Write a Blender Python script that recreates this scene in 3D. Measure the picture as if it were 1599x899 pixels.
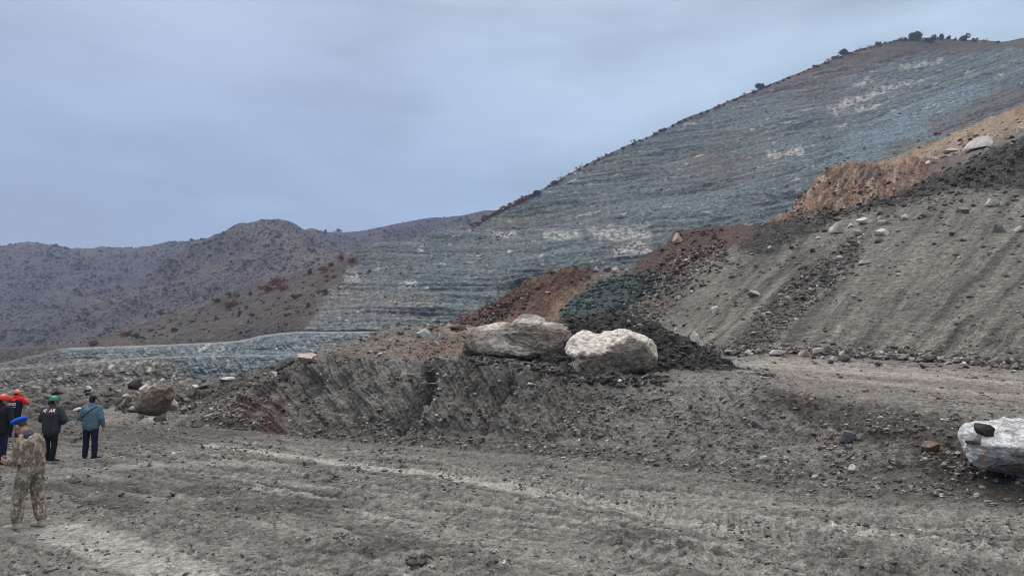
import bpy, math, random
import numpy as np
from mathutils import Vector, Matrix, Euler

scene = bpy.context.scene
for o in list(bpy.data.objects):
    bpy.data.objects.remove(o)

# ------------------------------------------------------------------ camera
F, CX, CY, HZ = 1100.0, 799.5, 449.5, 588.0
PITCH = math.atan((HZ - CY) / F)
CAM = np.array([0.0, 0.0, 2.3])
cam_d = bpy.data.cameras.new("camera")
cam_d.sensor_width = 36.0
cam_d.lens = 36.0 * F / 1599.0
cam_d.clip_start = 0.1
cam_d.clip_end = 8000.0
cam = bpy.data.objects.new("camera", cam_d)
cam.location = CAM
cam.rotation_euler = (math.radians(90) + PITCH, 0, 0)
scene.collection.objects.link(cam)
scene.camera = cam

# ------------------------------------------------------------------ sky and light
SUN_EL, SUN_AZ = math.radians(58), math.radians(-40)      # azimuth from +Y towards +X
world = bpy.data.worlds.new("World")
scene.world = world
world.use_nodes = True
wt = world.node_tree
wt.nodes.clear()
WN = wt.nodes.new
w_out = WN("ShaderNodeOutputWorld")
w_bg = WN("ShaderNodeBackground")
w_bg2 = WN("ShaderNodeBackground")
w_add = WN("ShaderNodeAddShader")
sky = WN("ShaderNodeTexSky")
sky.sky_type = 'NISHITA'
sky.sun_disc = False
sky.sun_elevation = SUN_EL
sky.sun_rotation = SUN_AZ
sky.air_density = 1.0
sky.dust_density = 2.0
w_bg.inputs["Strength"].default_value = 0.05
wt.links.new(sky.outputs[0], w_bg.inputs["Color"])
w_tc = WN("ShaderNodeTexCoord")
w_sep = WN("ShaderNodeSeparateXYZ")
wt.links.new(w_tc.outputs["Generated"], w_sep.inputs[0])
def ramp_node(tree, stops, interp='EASE'):
    r = tree.nodes.new("ShaderNodeValToRGB")
    r.color_ramp.interpolation = interp
    el = r.color_ramp.elements
    while len(el) < len(stops):
        el.new(0.5)
    for e, (p, c) in zip(el, stops):
        e.position = p
        e.color = (c[0], c[1], c[2], 1)
    return r
# cloud deck: brighter overhead, dimmer and bluer towards the horizon
w_ramp = ramp_node(wt, [(0.0, (0.010, 0.028, 0.110)), (0.12, (0.020, 0.040, 0.115)), (0.27, (0.062, 0.088, 0.150)),
                        (0.48, (0.118, 0.148, 0.188)), (0.62, (0.60, 0.585, 0.56)), (1.0, (1.10, 1.07, 1.03))], 'LINEAR')
wt.links.new(w_sep.outputs["Z"], w_ramp.inputs[0])
w_ramp2 = ramp_node(wt, [(0.0, (0.125, 0.195, 0.270)), (0.15, (0.145, 0.200, 0.250)), (0.48, (0.205, 0.246, 0.280)),
                         (0.62, (0.60, 0.585, 0.56)), (1.0, (1.10, 1.07, 1.03))], 'LINEAR')
wt.links.new(w_sep.outputs["Z"], w_ramp2.inputs[0])
w_az = WN("ShaderNodeMapRange")
w_az.inputs["From Min"].default_value = -0.55
w_az.inputs["From Max"].default_value = 0.5
w_az.interpolation_type = 'SMOOTHSTEP'
w_map = WN("ShaderNodeMapping")
w_map.inputs["Scale"].default_value = (1.6, 1.6, 6.0)
w_map.inputs["Rotation"].default_value = (0, 0.12, 0)
w_noise = WN("ShaderNodeTexNoise")
w_noise.inputs["Scale"].default_value = 1.7
w_noise.inputs["Detail"].default_value = 3.0
wt.links.new(w_tc.outputs["Generated"], w_map.inputs[0])
wt.links.new(w_map.outputs[0], w_noise.inputs["Vector"])
w_ma = WN("ShaderNodeMath"); w_ma.operation = 'MULTIPLY_ADD'
w_ma.inputs[1].default_value = 0.75; w_ma.inputs[2].default_value = -0.375
wt.links.new(w_noise.outputs["Fac"], w_ma.inputs[0])
w_ax = WN("ShaderNodeMath"); w_ax.operation = 'ADD'
wt.links.new(w_sep.outputs["X"], w_ax.inputs[0]); wt.links.new(w_ma.outputs[0], w_ax.inputs[1])
wt.links.new(w_ax.outputs[0], w_az.inputs["Value"])
w_mix = WN("ShaderNodeMix"); w_mix.data_type = 'RGBA'
wt.links.new(w_az.outputs["Result"], w_mix.inputs["Factor"])
wt.links.new(w_ramp.outputs[0], w_mix.inputs["A"]); wt.links.new(w_ramp2.outputs[0], w_mix.inputs["B"])
w_map2 = WN("ShaderNodeMapping"); w_map2.inputs["Scale"].default_value = (1.2, 1.2, 4.5); w_map2.inputs["Rotation"].default_value = (0.1, -0.2, 0.6)
w_noise2 = WN("ShaderNodeTexNoise"); w_noise2.inputs["Scale"].default_value = 2.6; w_noise2.inputs["Detail"].default_value = 4.0; w_noise2.inputs["Roughness"].default_value = 0.45
wt.links.new(w_tc.outputs["Generated"], w_map2.inputs[0]); wt.links.new(w_map2.outputs[0], w_noise2.inputs["Vector"])
w_cl = WN("ShaderNodeMapRange"); w_cl.inputs["From Min"].default_value = 0.36; w_cl.inputs["From Max"].default_value = 0.64
w_cl.inputs["To Min"].default_value = 0.74; w_cl.inputs["To Max"].default_value = 1.28
wt.links.new(w_noise2.outputs["Fac"], w_cl.inputs["Value"])
w_vm = WN("ShaderNodeVectorMath"); w_vm.operation = 'SCALE'
wt.links.new(w_mix.outputs["Result"], w_vm.inputs[0]); wt.links.new(w_cl.outputs["Result"], w_vm.inputs["Scale"])
wt.links.new(w_vm.outputs[0], w_bg2.inputs["Color"])
w_bg2.inputs["Strength"].default_value = 1.75
wt.links.new(w_bg.outputs[0], w_add.inputs[0]); wt.links.new(w_bg2.outputs[0], w_add.inputs[1])
wt.links.new(w_add.outputs[0], w_out.inputs["Surface"])

sun_d = bpy.data.lights.new("sun", 'SUN')
sun_d.energy = 1.15
sun_d.angle = math.radians(22)
sun_d.color = (1.0, 0.97, 0.94)
sun = bpy.data.objects.new("sun", sun_d)
sdir = Vector((math.sin(SUN_AZ) * math.cos(SUN_EL), math.cos(SUN_AZ) * math.cos(SUN_EL), math.sin(SUN_EL)))
sun.rotation_euler = sdir.to_track_quat('Z', 'Y').to_euler()
sun.location = (0, 0, 60)
scene.collection.objects.link(sun)

scene.view_settings.view_transform = 'Standard'
scene.view_settings.look = 'None'
scene.view_settings.exposure = 0.0
scene.view_settings.gamma = 1.0
scene.view_settings.use_curve_mapping = False
scene.cycles.max_bounces = 6
scene.cycles.diffuse_bounces = 2
scene.cycles.glossy_bounces = 2
scene.cycles.volume_bounces = 1
scene.cycles.use_denoising = True
scene.cycles.filter_width = 1.05

# ------------------------------------------------------------------ numbers: noise, curves, masks
rngp = np.random.RandomState(7)
PERM = np.concatenate([rngp.permutation(256)] * 3).astype(np.int32)
_a = rngp.rand(256) * 2 * np.pi
G2 = np.stack([np.cos(_a), np.sin(_a)], 1).astype(np.float32)
_g = rngp.normal(size=(256, 3)); _g /= np.linalg.norm(_g, axis=1)[:, None]
G3 = _g.astype(np.float32) * 1.25

def perlin2(x, y, seed=0):
    xi = np.floor(x); yi = np.floor(y)
    xf = (x - xi).astype(np.float32); yf = (y - yi).astype(np.float32)
    xi = (xi.astype(np.int64) + seed * 37) & 255; yi = (yi.astype(np.int64) + seed * 91) & 255
    u = xf * xf * xf * (xf * (xf * 6 - 15) + 10); v = yf * yf * yf * (yf * (yf * 6 - 15) + 10)
    a = PERM[xi]; b = PERM[(xi + 1) & 255]
    y1 = (yi + 1) & 255
    def g(h, dx, dy):
        gg = G2[PERM[h]]
        return gg[..., 0] * dx + gg[..., 1] * dy
    n00 = g(a + yi, xf, yf); n10 = g(b + yi, xf - 1, yf); n01 = g(a + y1, xf, yf - 1); n11 = g(b + y1, xf - 1, yf - 1)
    x0 = n00 + u * (n10 - n00); x1 = n01 + u * (n11 - n01)
    return (x0 + v * (x1 - x0)) * 1.5

def perlin3(x, y, z, seed=0):
    xi = np.floor(x); yi = np.floor(y); zi = np.floor(z)
    xf = (x - xi).astype(np.float32); yf = (y - yi).astype(np.float32); zf = (z - zi).astype(np.float32)
    xi = (xi.astype(np.int64) + seed * 37) & 255; yi = (yi.astype(np.int64) + seed * 91) & 255
    zi = (zi.astype(np.int64) + seed * 53) & 255
    f = lambda t: t * t * t * (t * (t * 6 - 15) + 10)
    u, v, w = f(xf), f(yf), f(zf)
    x1 = (xi + 1) & 255; y1 = (yi + 1) & 255; z1 = (zi + 1) & 255
    def g(a, b, c, dx, dy, dz):
        gg = G3[PERM[PERM[PERM[a] + b] + c]]
        return gg[..., 0] * dx + gg[..., 1] * dy + gg[..., 2] * dz
    def lerp(a, b, t): return a + t * (b - a)
    k0 = lerp(lerp(g(xi, yi, zi, xf, yf, zf), g(x1, yi, zi, xf - 1, yf, zf), u),
              lerp(g(xi, y1, zi, xf, yf - 1, zf), g(x1, y1, zi, xf - 1, yf - 1, zf), u), v)
    k1 = lerp(lerp(g(xi, yi, z1, xf, yf, zf - 1), g(x1, yi, z1, xf - 1, yf, zf - 1), u),
              lerp(g(xi, y1, z1, xf, yf - 1, zf - 1), g(x1, y1, z1, xf - 1, yf - 1, zf - 1), u), v)
    return lerp(k0, k1, w)

def fbm2(x, y, octv=5, gain=0.5, seed=0, ridged=False):
    s = 0.0; amp = 1.0; tot = 0.0; fr = 1.0
    for i in range(octv):
        n = perlin2(x * fr + i * 17.3, y * fr - i * 9.1, seed + i)
        if ridged:
            n = 1.0 - 2.0 * np.abs(n)
        s = s + amp * n; tot += amp; amp *= gain; fr *= 2.03
    return s / tot

def fbm3(x, y, z, octv=5, gain=0.5, seed=0, ridged=False):
    s = 0.0; amp = 1.0; tot = 0.0; fr = 1.0
    for i in range(octv):
        n = perlin3(x * fr + i * 17.3, y * fr - i * 9.1, z * fr + i * 4.7, seed + i)
        if ridged:
            n = 1.0 - 2.0 * np.abs(n)
        s = s + amp * n; tot += amp; amp *= gain; fr *= 2.03
    return s / tot

def sstep(a, b, x):
    t = np.clip((x - a) / (b - a), 0, 1)
    return t * t * (3 - 2 * t)

def hash2(ix, iy, seed=0):
    h = (ix.astype(np.int64) * 374761393 + iy.astype(np.int64) * 668265263 + seed * 1442695041) & 0xffffffff
    h = ((h ^ (h >> 13)) * 1274126177) & 0xffffffff
    return ((h ^ (h >> 16)) & 0xffff) / 65535.0

def voro2(x, y, seed=0):
    """nearest and second nearest distance, random number of the cell, offset from its centre"""
    xi = np.floor(x); yi = np.floor(y)
    d1 = np.full(x.shape, 9.0); d2 = np.full(x.shape, 9.0); rid = np.zeros(x.shape)
    ox = np.zeros(x.shape); oy = np.zeros(x.shape)
    for dx in (-1, 0, 1):
        for dy in (-1, 0, 1):
            cx = xi + dx; cy = yi + dy
            px = cx + hash2(cx, cy, seed); py = cy + hash2(cx, cy, seed + 5)
            d = np.hypot(x - px, y - py)
            near = d < d1
            d2 = np.where(near, d1, np.minimum(d2, d))
            rid = np.where(near, hash2(cx, cy, seed + 9), rid)
            ox = np.where(near, x - px, ox); oy = np.where(near, y - py, oy)
            d1 = np.where(near, d, d1)
    return d1, d2, rid, ox, oy

def pchip(xs, ys, x):
    xs = np.asarray(xs, float); ys = np.asarray(ys, float)
    h = np.diff(xs); d = np.diff(ys) / h
    m = np.zeros_like(ys)
    m[0] = d[0]; m[-1] = d[-1]
    for i in range(1, len(xs) - 1):
        if d[i - 1] * d[i] > 0:
            w1 = 2 * h[i] + h[i - 1]; w2 = h[i] + 2 * h[i - 1]
            m[i] = (w1 + w2) / (w1 / d[i - 1] + w2 / d[i])
    xc = np.clip(x, xs[0], xs[-1])
    k = np.clip(np.searchsorted(xs, xc) - 1, 0, len(xs) - 2)
    t = (xc - xs[k]) / h[k]
    return ((2*t**3 - 3*t**2 + 1) * ys[k] + (t**3 - 2*t**2 + t) * h[k] * m[k]
            + (-2*t**3 + 3*t**2) * ys[k + 1] + (t**3 - t**2) * h[k] * m[k + 1])

def poly_mask(px, py, pts, soft=6.0):
    """1 inside a polygon, 0 outside, soft edge"""
    shp = px.shape
    x = px.ravel(); y = py.ravel()
    pts = np.asarray(pts, float)
    lo = pts.min(0) - 3 * soft; hi = pts.max(0) + 3 * soft
    sel = np.where((x > lo[0]) & (x < hi[0]) & (y > lo[1]) & (y < hi[1]))[0]
    out = np.zeros(x.shape)
    if len(sel) == 0:
        return out.reshape(shp)
    xs, ys = x[sel], y[sel]
    inside = np.zeros(len(sel), bool); dist = np.full(len(sel), 1e9)
    for i in range(len(pts)):
        a = pts[i]; b = pts[(i + 1) % len(pts)]
        c = ((a[1] > ys) != (b[1] > ys))
        with np.errstate(divide='ignore', invalid='ignore'):
            xi = (b[0] - a[0]) * (ys - a[1]) / (b[1] - a[1] + 1e-12) + a[0]
        inside ^= c & (xs < xi)
        ab = b - a
        t = np.clip(((xs - a[0]) * ab[0] + (ys - a[1]) * ab[1]) / (ab @ ab + 1e-9), 0, 1)
        dist = np.minimum(dist, np.hypot(xs - a[0] - t * ab[0], ys - a[1] - t * ab[1]))
    sd = np.where(inside, dist, -dist)
    out[sel] = sstep(-soft, soft, sd)
    return out.reshape(shp)

def line_dist(px, py, pts):
    d = np.full(px.shape, 1e9); along = np.zeros(px.shape); side = np.zeros(px.shape)
    acc = 0.0
    for a, b in zip(pts[:-1], pts[1:]):
        ab = (b[0] - a[0], b[1] - a[1]); L = math.hypot(*ab)
        t = ((px - a[0]) * ab[0] + (py - a[1]) * ab[1]) / (L * L)
        tc = np.clip(t, 0, 1)
        dd = np.hypot(px - a[0] - tc * ab[0], py - a[1] - tc * ab[1])
        near = dd < d
        d = np.where(near, dd, d); along = np.where(near, acc + tc * L, along)
        side = np.where(near, ((px - a[0]) * ab[1] - (py - a[1]) * ab[0]) / L, side)
        acc += L
    return d, along, side

SP, CP = math.sin(PITCH), math.cos(PITCH)
def W(px, py, Y):
    """the point at distance Y along the view axis' ground direction seen at photo pixel (px, py)"""
    x = (np.asarray(px, float) - CX) / F; u = (CY - np.asarray(py, float)) / F
    dy = CP - u * SP; dz = SP + u * CP
    s = np.asarray(Y, float) / dy
    return np.stack([x * s + CAM[0], dy * s + CAM[1], dz * s + CAM[2]], -1)
def ray_dir(px, py):
    x = (px - CX) / F; u = (CY - py) / F
    return Vector((x, CP - u * SP, SP + u * CP)).normalized()
def project(P):
    d = P - CAM
    fw = d[..., 1] * CP + d[..., 2] * SP; up = -d[..., 1] * SP + d[..., 2] * CP
    fw = np.maximum(fw, 0.01)
    return CX + F * d[..., 0] / fw, CY - F * up / fw
def ground_Y(px, py, z=0.0):
    u = (CY - py) / F
    return (z - CAM[2]) / (SP + u * CP) * (CP - u * SP)

def lin(r, g, b):
    f = lambda c: (c / 255 / 12.92) if c <= 10.3 else ((c / 255 + 0.055) / 1.055) ** 2.4
    return np.array([f(r), f(g), f(b)])

def grain(shape, seed, a=0.12):
    return 1 + a * np.random.RandomState(seed).normal(size=shape)

def mixc(col, m, c):
    return col + m[..., None] * (np.asarray(c) - col)

# ------------------------------------------------------------------ meshes and materials
def link(o, parent=None):
    scene.collection.objects.link(o)
    if parent is not None:
        o.parent = parent
    return o

def raw_mesh(name, V, faces, smooth=True, col=None):
    """V (n,3), faces (m,k) arrays -> mesh"""
    me = bpy.data.meshes.new(name)
    V = np.ascontiguousarray(V, np.float32); faces = np.ascontiguousarray(faces, np.int32)
    me.vertices.add(len(V)); me.vertices.foreach_set("co", V.ravel())
    k = faces.shape[1]
    me.loops.add(faces.size); me.loops.foreach_set("vertex_index", faces.ravel())
    me.polygons.add(len(faces))
    me.polygons.foreach_set("loop_start", np.arange(0, faces.size, k, dtype=np.int32))
    me.polygons.foreach_set("loop_total", np.full(len(faces), k, np.int32))
    me.polygons.foreach_set("use_smooth", np.full(len(faces), smooth, bool))
    if col is not None:
        at = me.color_attributes.new("Col", 'FLOAT_COLOR', 'POINT')
        c4 = np.ones((len(V), 4), np.float32); c4[:, :3] = np.clip(col, 0.003, 0.95)
        at.data.foreach_set("color", c4.ravel())
    me.update(); me.validate()
    return me

def grid_mesh(name, P, col=None, smooth=True):
    ny, nx = P.shape[:2]
    i = np.arange(ny * nx).reshape(ny, nx)
    f = np.stack([i[:-1, :-1], i[:-1, 1:], i[1:, 1:], i[1:, :-1]], -1).reshape(-1, 4)
    return raw_mesh(name, P.reshape(-1, 3), f, smooth, None if col is None else col.reshape(-1, 3))

def grid_normals(P):
    du = np.gradient(P, axis=1); dv = np.gradient(P, axis=0)
    n = np.cross(du, dv)
    return n / (np.linalg.norm(n, axis=-1, keepdims=True) + 1e-9)

def structure(name, me, m):
    o = bpy.data.objects.new(name, me)
    me.materials.append(m)
    o["kind"] = "structure"
    return link(o)

def patch(rows, px0, px1, nx, segs, smooth=True):
    """a surface through rows of (px, py, Y), front or foot row first; returns points and photo coordinates"""
    px = np.linspace(px0, px1, nx)
    K = []
    for r in rows:
        r = np.asarray(r, float)
        K.append(W(px, pchip(r[:, 0], r[:, 1], px), pchip(r[:, 0], r[:, 2], px)))
    K = np.stack(K)                              # rows, nx, 3
    ts = np.concatenate([k + np.arange(n) / n for k, n in enumerate(segs)] + [[len(segs)]])
    if smooth:
        kk = len(rows)
        d = np.diff(K, axis=0)
        m = np.zeros_like(K); m[0] = d[0]; m[-1] = d[-1]
        p = d[:-1] * d[1:]
        m[1:-1] = np.where(p > 0, 2 * p / (d[:-1] + d[1:] + np.where(p > 0, 0, 1e9)), 0)
        i = np.minimum(ts.astype(int), kk - 2); t = (ts - i)[:, None, None]
        P = ((2*t**3 - 3*t**2 + 1) * K[i] + (t**3 - 2*t**2 + t) * m[i] + (-2*t**3 + 3*t**2) * K[i + 1] + (t**3 - t**2) * m[i + 1])
    else:
        i = np.minimum(ts.astype(int), len(rows) - 2); t = (ts - i)[:, None, None]
        P = K[i] * (1 - t) + K[i + 1] * t
    sx, sy = project(P)
    return P, sx, sy, np.repeat(ts[:, None], nx, 1)

class NT:
    """small helper to write node materials"""
    def __init__(self, name):
        self.m = bpy.data.materials.new(name); self.m.use_nodes = True
        self.t = self.m.node_tree; self.t.nodes.clear()
        self.out = self.t.nodes.new("ShaderNodeOutputMaterial")
        self.b = self.t.nodes.new("ShaderNodeBsdfPrincipled")
        self.t.links.new(self.b.outputs[0], self.out.inputs["Surface"])
        self.tc = self.t.nodes.new("ShaderNodeTexCoord")
    def n(self, kind, **kw):
        nd = self.t.nodes.new(kind)
        for k, v in kw.items():
            setattr(nd, k, v)
        return nd
    def l(self, a, b):
        self.t.links.new(a, b)
    def put(self, sock, v):
        if hasattr(v, "is_linked") or isinstance(v, bpy.types.NodeSocket):
            self.l(v, sock)
        else:
            sock.default_value = v
    def noise(self, scale, detail=4, rough=0.6, vec=None, stretch=None, lac=2.0):
        nd = self.n("ShaderNodeTexNoise")
        nd.inputs["Scale"].default_value = scale; nd.inputs["Detail"].default_value = detail
        nd.inputs["Roughness"].default_value = rough; nd.inputs["Lacunarity"].default_value = lac
        v = vec or self.tc.outputs["Object"]
        if stretch:
            mp = self.n("ShaderNodeMapping"); mp.inputs["Scale"].default_value = stretch
            self.l(v, mp.inputs[0]); v = mp.outputs[0]
        self.l(v, nd.inputs["Vector"])
        return nd.outputs["Fac"]
    def rng(self, v, a, b, c, d, smooth=False):
        nd = self.n("ShaderNodeMapRange")
        if smooth: nd.interpolation_type = 'SMOOTHSTEP'
        for k, x in zip(("From Min", "From Max", "To Min", "To Max"), (a, b, c, d)):
            nd.inputs[k].default_value = x
        self.l(v, nd.inputs["Value"])
        return nd.outputs["Result"]
    def mix(self, f, a, b, blend='MIX'):
        nd = self.n("ShaderNodeMix", data_type='RGBA', blend_type=blend)
        for s, v in ((nd.inputs["Factor"], f), (nd.inputs["A"], a), (nd.inputs["B"], b)):
            if isinstance(v, (tuple, list, np.ndarray)):
                v = tuple(float(x) for x in v); v = v + (1.0,) if len(v) == 3 else v
            self.put(s, v)
        return nd.outputs["Result"]
    def math(self, op, a, b=0.0):
        nd = self.n("ShaderNodeMath", operation=op)
        self.put(nd.inputs[0], a); self.put(nd.inputs[1], b)
        return nd.outputs[0]
    def bump(self, h, strength, dist, normal=None):
        nd = self.n("ShaderNodeBump")
        nd.inputs["Strength"].default_value = strength; nd.inputs["Distance"].default_value = dist
        self.l(h, nd.inputs["Height"])
        if normal is not None: self.l(normal, nd.inputs["Normal"])
        return nd.outputs["Normal"]
    def finish(self, color, rough=0.9, normal=None, spec=0.25):
        self.put(self.b.inputs["Base Color"], color if not isinstance(color, (tuple, list, np.ndarray)) else tuple(float(c) for c in color[:3]) + (1.0,))
        self.put(self.b.inputs["Roughness"], rough)
        self.b.inputs["Specular IOR Level"].default_value = spec
        if normal is not None:
            self.l(normal, self.b.inputs["Normal"])
        return self.m

def earth_mat(name, fine, contrast=0.3, bump=0.6, bdist=0.05, pebble=None, pebble_col=(0.3, 0.29, 0.27), pebble_amt=0.8, stretch=None, crumb=1.0):
    """albedo from the mesh's own colour layer, broken up by fine noise, small stones and bump"""
    q = NT(name)
    a = q.n("ShaderNodeAttribute", attribute_name="Col")
    n1 = q.noise(fine, 10, 0.70, stretch=stretch)
    c = q.mix(1.0, a.outputs["Color"], (1, 1, 1), 'MULTIPLY')
    g = q.rng(n1, 0.40, 0.62, 1 - contrast, 1 + contrast * 1.15)
    gc = q.n("ShaderNodeCombineColor")
    for i in range(3): q.l(g, gc.inputs[i])
    c = q.mix(1.0, a.outputs["Color"], gc.outputs[0], 'MULTIPLY')
    h = q.math('MULTIPLY', n1, 1.0)
    if pebble:
        for k, (sc, thr) in enumerate(pebble):
            v = q.n("ShaderNodeTexVoronoi"); v.inputs["Scale"].default_value = sc
            v.inputs["Randomness"].default_value = 1.0
            q.l(q.tc.outputs["Object"], v.inputs["Vector"])
            sp = q.n("ShaderNodeSeparateColor"); q.l(v.outputs["Color"], sp.inputs[0])
            inside = q.rng(v.outputs["Distance"], 0.22, 0.30, 1.0, 0.0)
            pick = q.rng(sp.outputs[0], thr, thr + 0.02, 0.0, 1.0)
            tone = q.rng(sp.outputs[1], 0.0, 1.0, 0.45, 1.3)
            f = q.math('MULTIPLY', inside, pick)
            tcol = q.n("ShaderNodeVectorMath", operation='SCALE')
            tcol.inputs[0].default_value = pebble_col; q.l(tone, tcol.inputs["Scale"])
            c = q.mix(q.math('MULTIPLY', f, pebble_amt), c, tcol.outputs[0])
            h = q.math('ADD', h, q.math('MULTIPLY', f, 0.25))
    # crumbs: crisp little cells of slightly different tone, at three sizes
    hh = None
    for k, (sc, amt) in enumerate(((1.5, 0.16), (3.6, 0.20), (8.5, 0.20))):
        v = q.n("ShaderNodeTexVoronoi"); v.inputs["Scale"].default_value = fine * sc
        q.l(q.tc.outputs["Object"], v.inputs["Vector"])
        sp = q.n("ShaderNodeSeparateColor"); q.l(v.outputs["Color"], sp.inputs[0])
        tn = q.rng(sp.outputs[0], 0, 1, (1 - amt * crumb) * (1 + 0.075 * crumb), (1 + amt * crumb) * (1 + 0.075 * crumb))
        gap = q.rng(v.outputs["Distance"], 0.35, 0.75, 1.0, 1.0 - 0.28 * crumb)
        tt = q.math('MULTIPLY', tn, gap)
        g2 = q.n("ShaderNodeCombineColor")
        for i in range(3): q.l(tt, g2.inputs[i])
        c = q.mix(1.0, c, g2.outputs[0], 'MULTIPLY')
        hv = q.math('MULTIPLY', q.rng(v.outputs["Distance"], 0.0, 0.8, 1.0, 0.0), 1.0 / (sc * fine))
        hh = hv if hh is None else q.math('ADD', hh, hv)
    nb = q.bump(hh, 0.75, 0.55)
    nb = q.bump(h, bump * 0.35, bdist, nb)
    return q.finish(c, 0.95, nb, 0.18)
# ------------------------------------------------------------------ far hills
def hill_color(P, sx, sy, base, alt, dark, scale, seed):
    n = fbm3(P[..., 0] / scale, P[..., 1] / scale, P[..., 2] / scale, 5, 0.55, seed)
    n2 = fbm3(P[..., 0] / scale * 6, P[..., 1] / scale * 6, P[..., 2] / scale * 6, 4, 0.6, seed + 3)
    c = np.zeros(P.shape) + base
    c = mixc(c, sstep(-0.15, 0.35, n), alt)
    c = mixc(c, sstep(0.02, 0.4, n2) * 0.75, dark)
    return c

def far_hill(name, rows, px0, px1, nx, segs, amp, scale, seed, cols, m):
    P, sx, sy, t = patch(rows, px0, px1, nx, segs)
    w = np.clip(np.minimum(t, 1), 0, 1) * np.where(t > len(segs) - 1.02, 0.6, 1)
    g = fbm3(P[..., 0] / scale, P[..., 1] / scale / 1.6, P[..., 2] / scale / 3, 5, 0.5, seed, ridged=True)
    crest = 1 - 0.93 * np.exp(-((t - (len(segs) - 1)) / 0.34) ** 2)
    P = P.copy()
    P[..., 2] += amp * (g - 0.6) * crest
    P[..., 2] += amp * 0.12 * fbm3(P[..., 0] / scale * 8, P[..., 1] / scale * 8, P[..., 2] / scale * 8, 4, 0.6, seed + 2)
    c = hill_color(P, sx, sy, *cols, scale * 0.9, seed + 7)
    # gullies are mixed towards the dark tone
    c = mixc(c, sstep(0.1, -0.5, g) * 0.75, cols[2])
    c = c * grain(c.shape[:2], seed)[..., None]
    return structure(name, grid_mesh(name, P, c), m)

M_far = earth_mat("far_scrub", 0.25, 0.4, 1.0, 2.5)
drop = lambda r, dp, dy: [(a, b + dp, c + dy) for a, b, c in r]
A_crest = [(-900, 440, 1000), (-500, 420, 1050), (-200, 398, 1080), (-50, 388, 1100), (0, 385, 1100), (45, 379, 1100), (80, 381, 1105), (120, 386, 1110),
           (160, 390, 1110), (200, 389, 1110), (260, 384, 1110), (330, 372, 1100), (450, 362, 1100), (600, 370, 1100)]
A_base = [(-900, 585, 560), (-200, 580, 560), (0, 577, 560), (150, 560, 580), (300, 545, 620), (600, 520, 680)]
A_mid = [(-900, 515, 760), (-200, 490, 800), (0, 480, 800), (100, 470, 830), (180, 455, 880), (300, 430, 900), (600, 430, 900)]
far_hill("far_hill", [drop(A_base, 12, -30), A_base, A_mid, A_crest, drop(A_crest, 14, 120), drop(A_crest, 120, 500)], -900, 600, 460, [4, 70, 90, 8, 6],
         20, 120, 11, (lin(76, 71, 78), lin(94, 86, 84), lin(40, 41, 50)), M_far)
B_crest = [(-300, 600, 520), (-60, 566, 560), (40, 540, 600), (90, 512, 640), (140, 482, 680), (190, 452, 730), (240, 424, 780), (275, 397, 820), (310, 374, 840),
           (345, 361, 850), (380, 352, 850), (410, 347, 850), (430, 345, 850), (452, 350, 850), (475, 361, 850), (520, 382, 840), (560, 398, 830), (640, 425, 820), (760, 450, 800)]
B_base = [(-300, 604, 430), (-60, 590, 440), (100, 570, 460), (300, 545, 480), (450, 520, 500), (760, 500, 520)]
B_mid = [(-300, 602, 475), (-60, 580, 500), (90, 545, 540), (200, 505, 600), (300, 460, 660), (430, 430, 680), (560, 445, 680), (760, 470, 660)]
far_hill("far_hill", [drop(B_base, 10, -25), B_base, B_mid, B_crest, drop(B_crest, 10, 60), drop(B_crest, 90, 250)], -300, 760, 460, [4, 70, 90, 8, 6],
         15, 90, 23, (lin(82, 75, 76), lin(102, 91, 82), lin(44, 43, 49)), M_far)
C_crest = [(330, 420, 1150), (420, 380, 1170), (470, 363, 1180), (500, 362.5, 1190), (560, 360, 1200), (600, 355, 1200), (650, 346, 1200), (700, 338.5, 1200), (760, 331, 1200), (830, 322, 1200), (1000, 300, 1200), (1300, 290, 1200)]
C_base = [(330, 480, 800), (600, 470, 800), (1300, 470, 800)]
far_hill("far_hill", [C_base, [(330, 440, 1000), (600, 405, 1000), (1300, 380, 1000)], C_crest, drop(C_crest, 14, 100), drop(C_crest, 100, 400)], 330, 1300, 300, [40, 70, 8, 6],
         10, 120, 31, (lin(66, 60, 72), lin(78, 69, 76), lin(40, 39, 50)), M_far)

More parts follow.
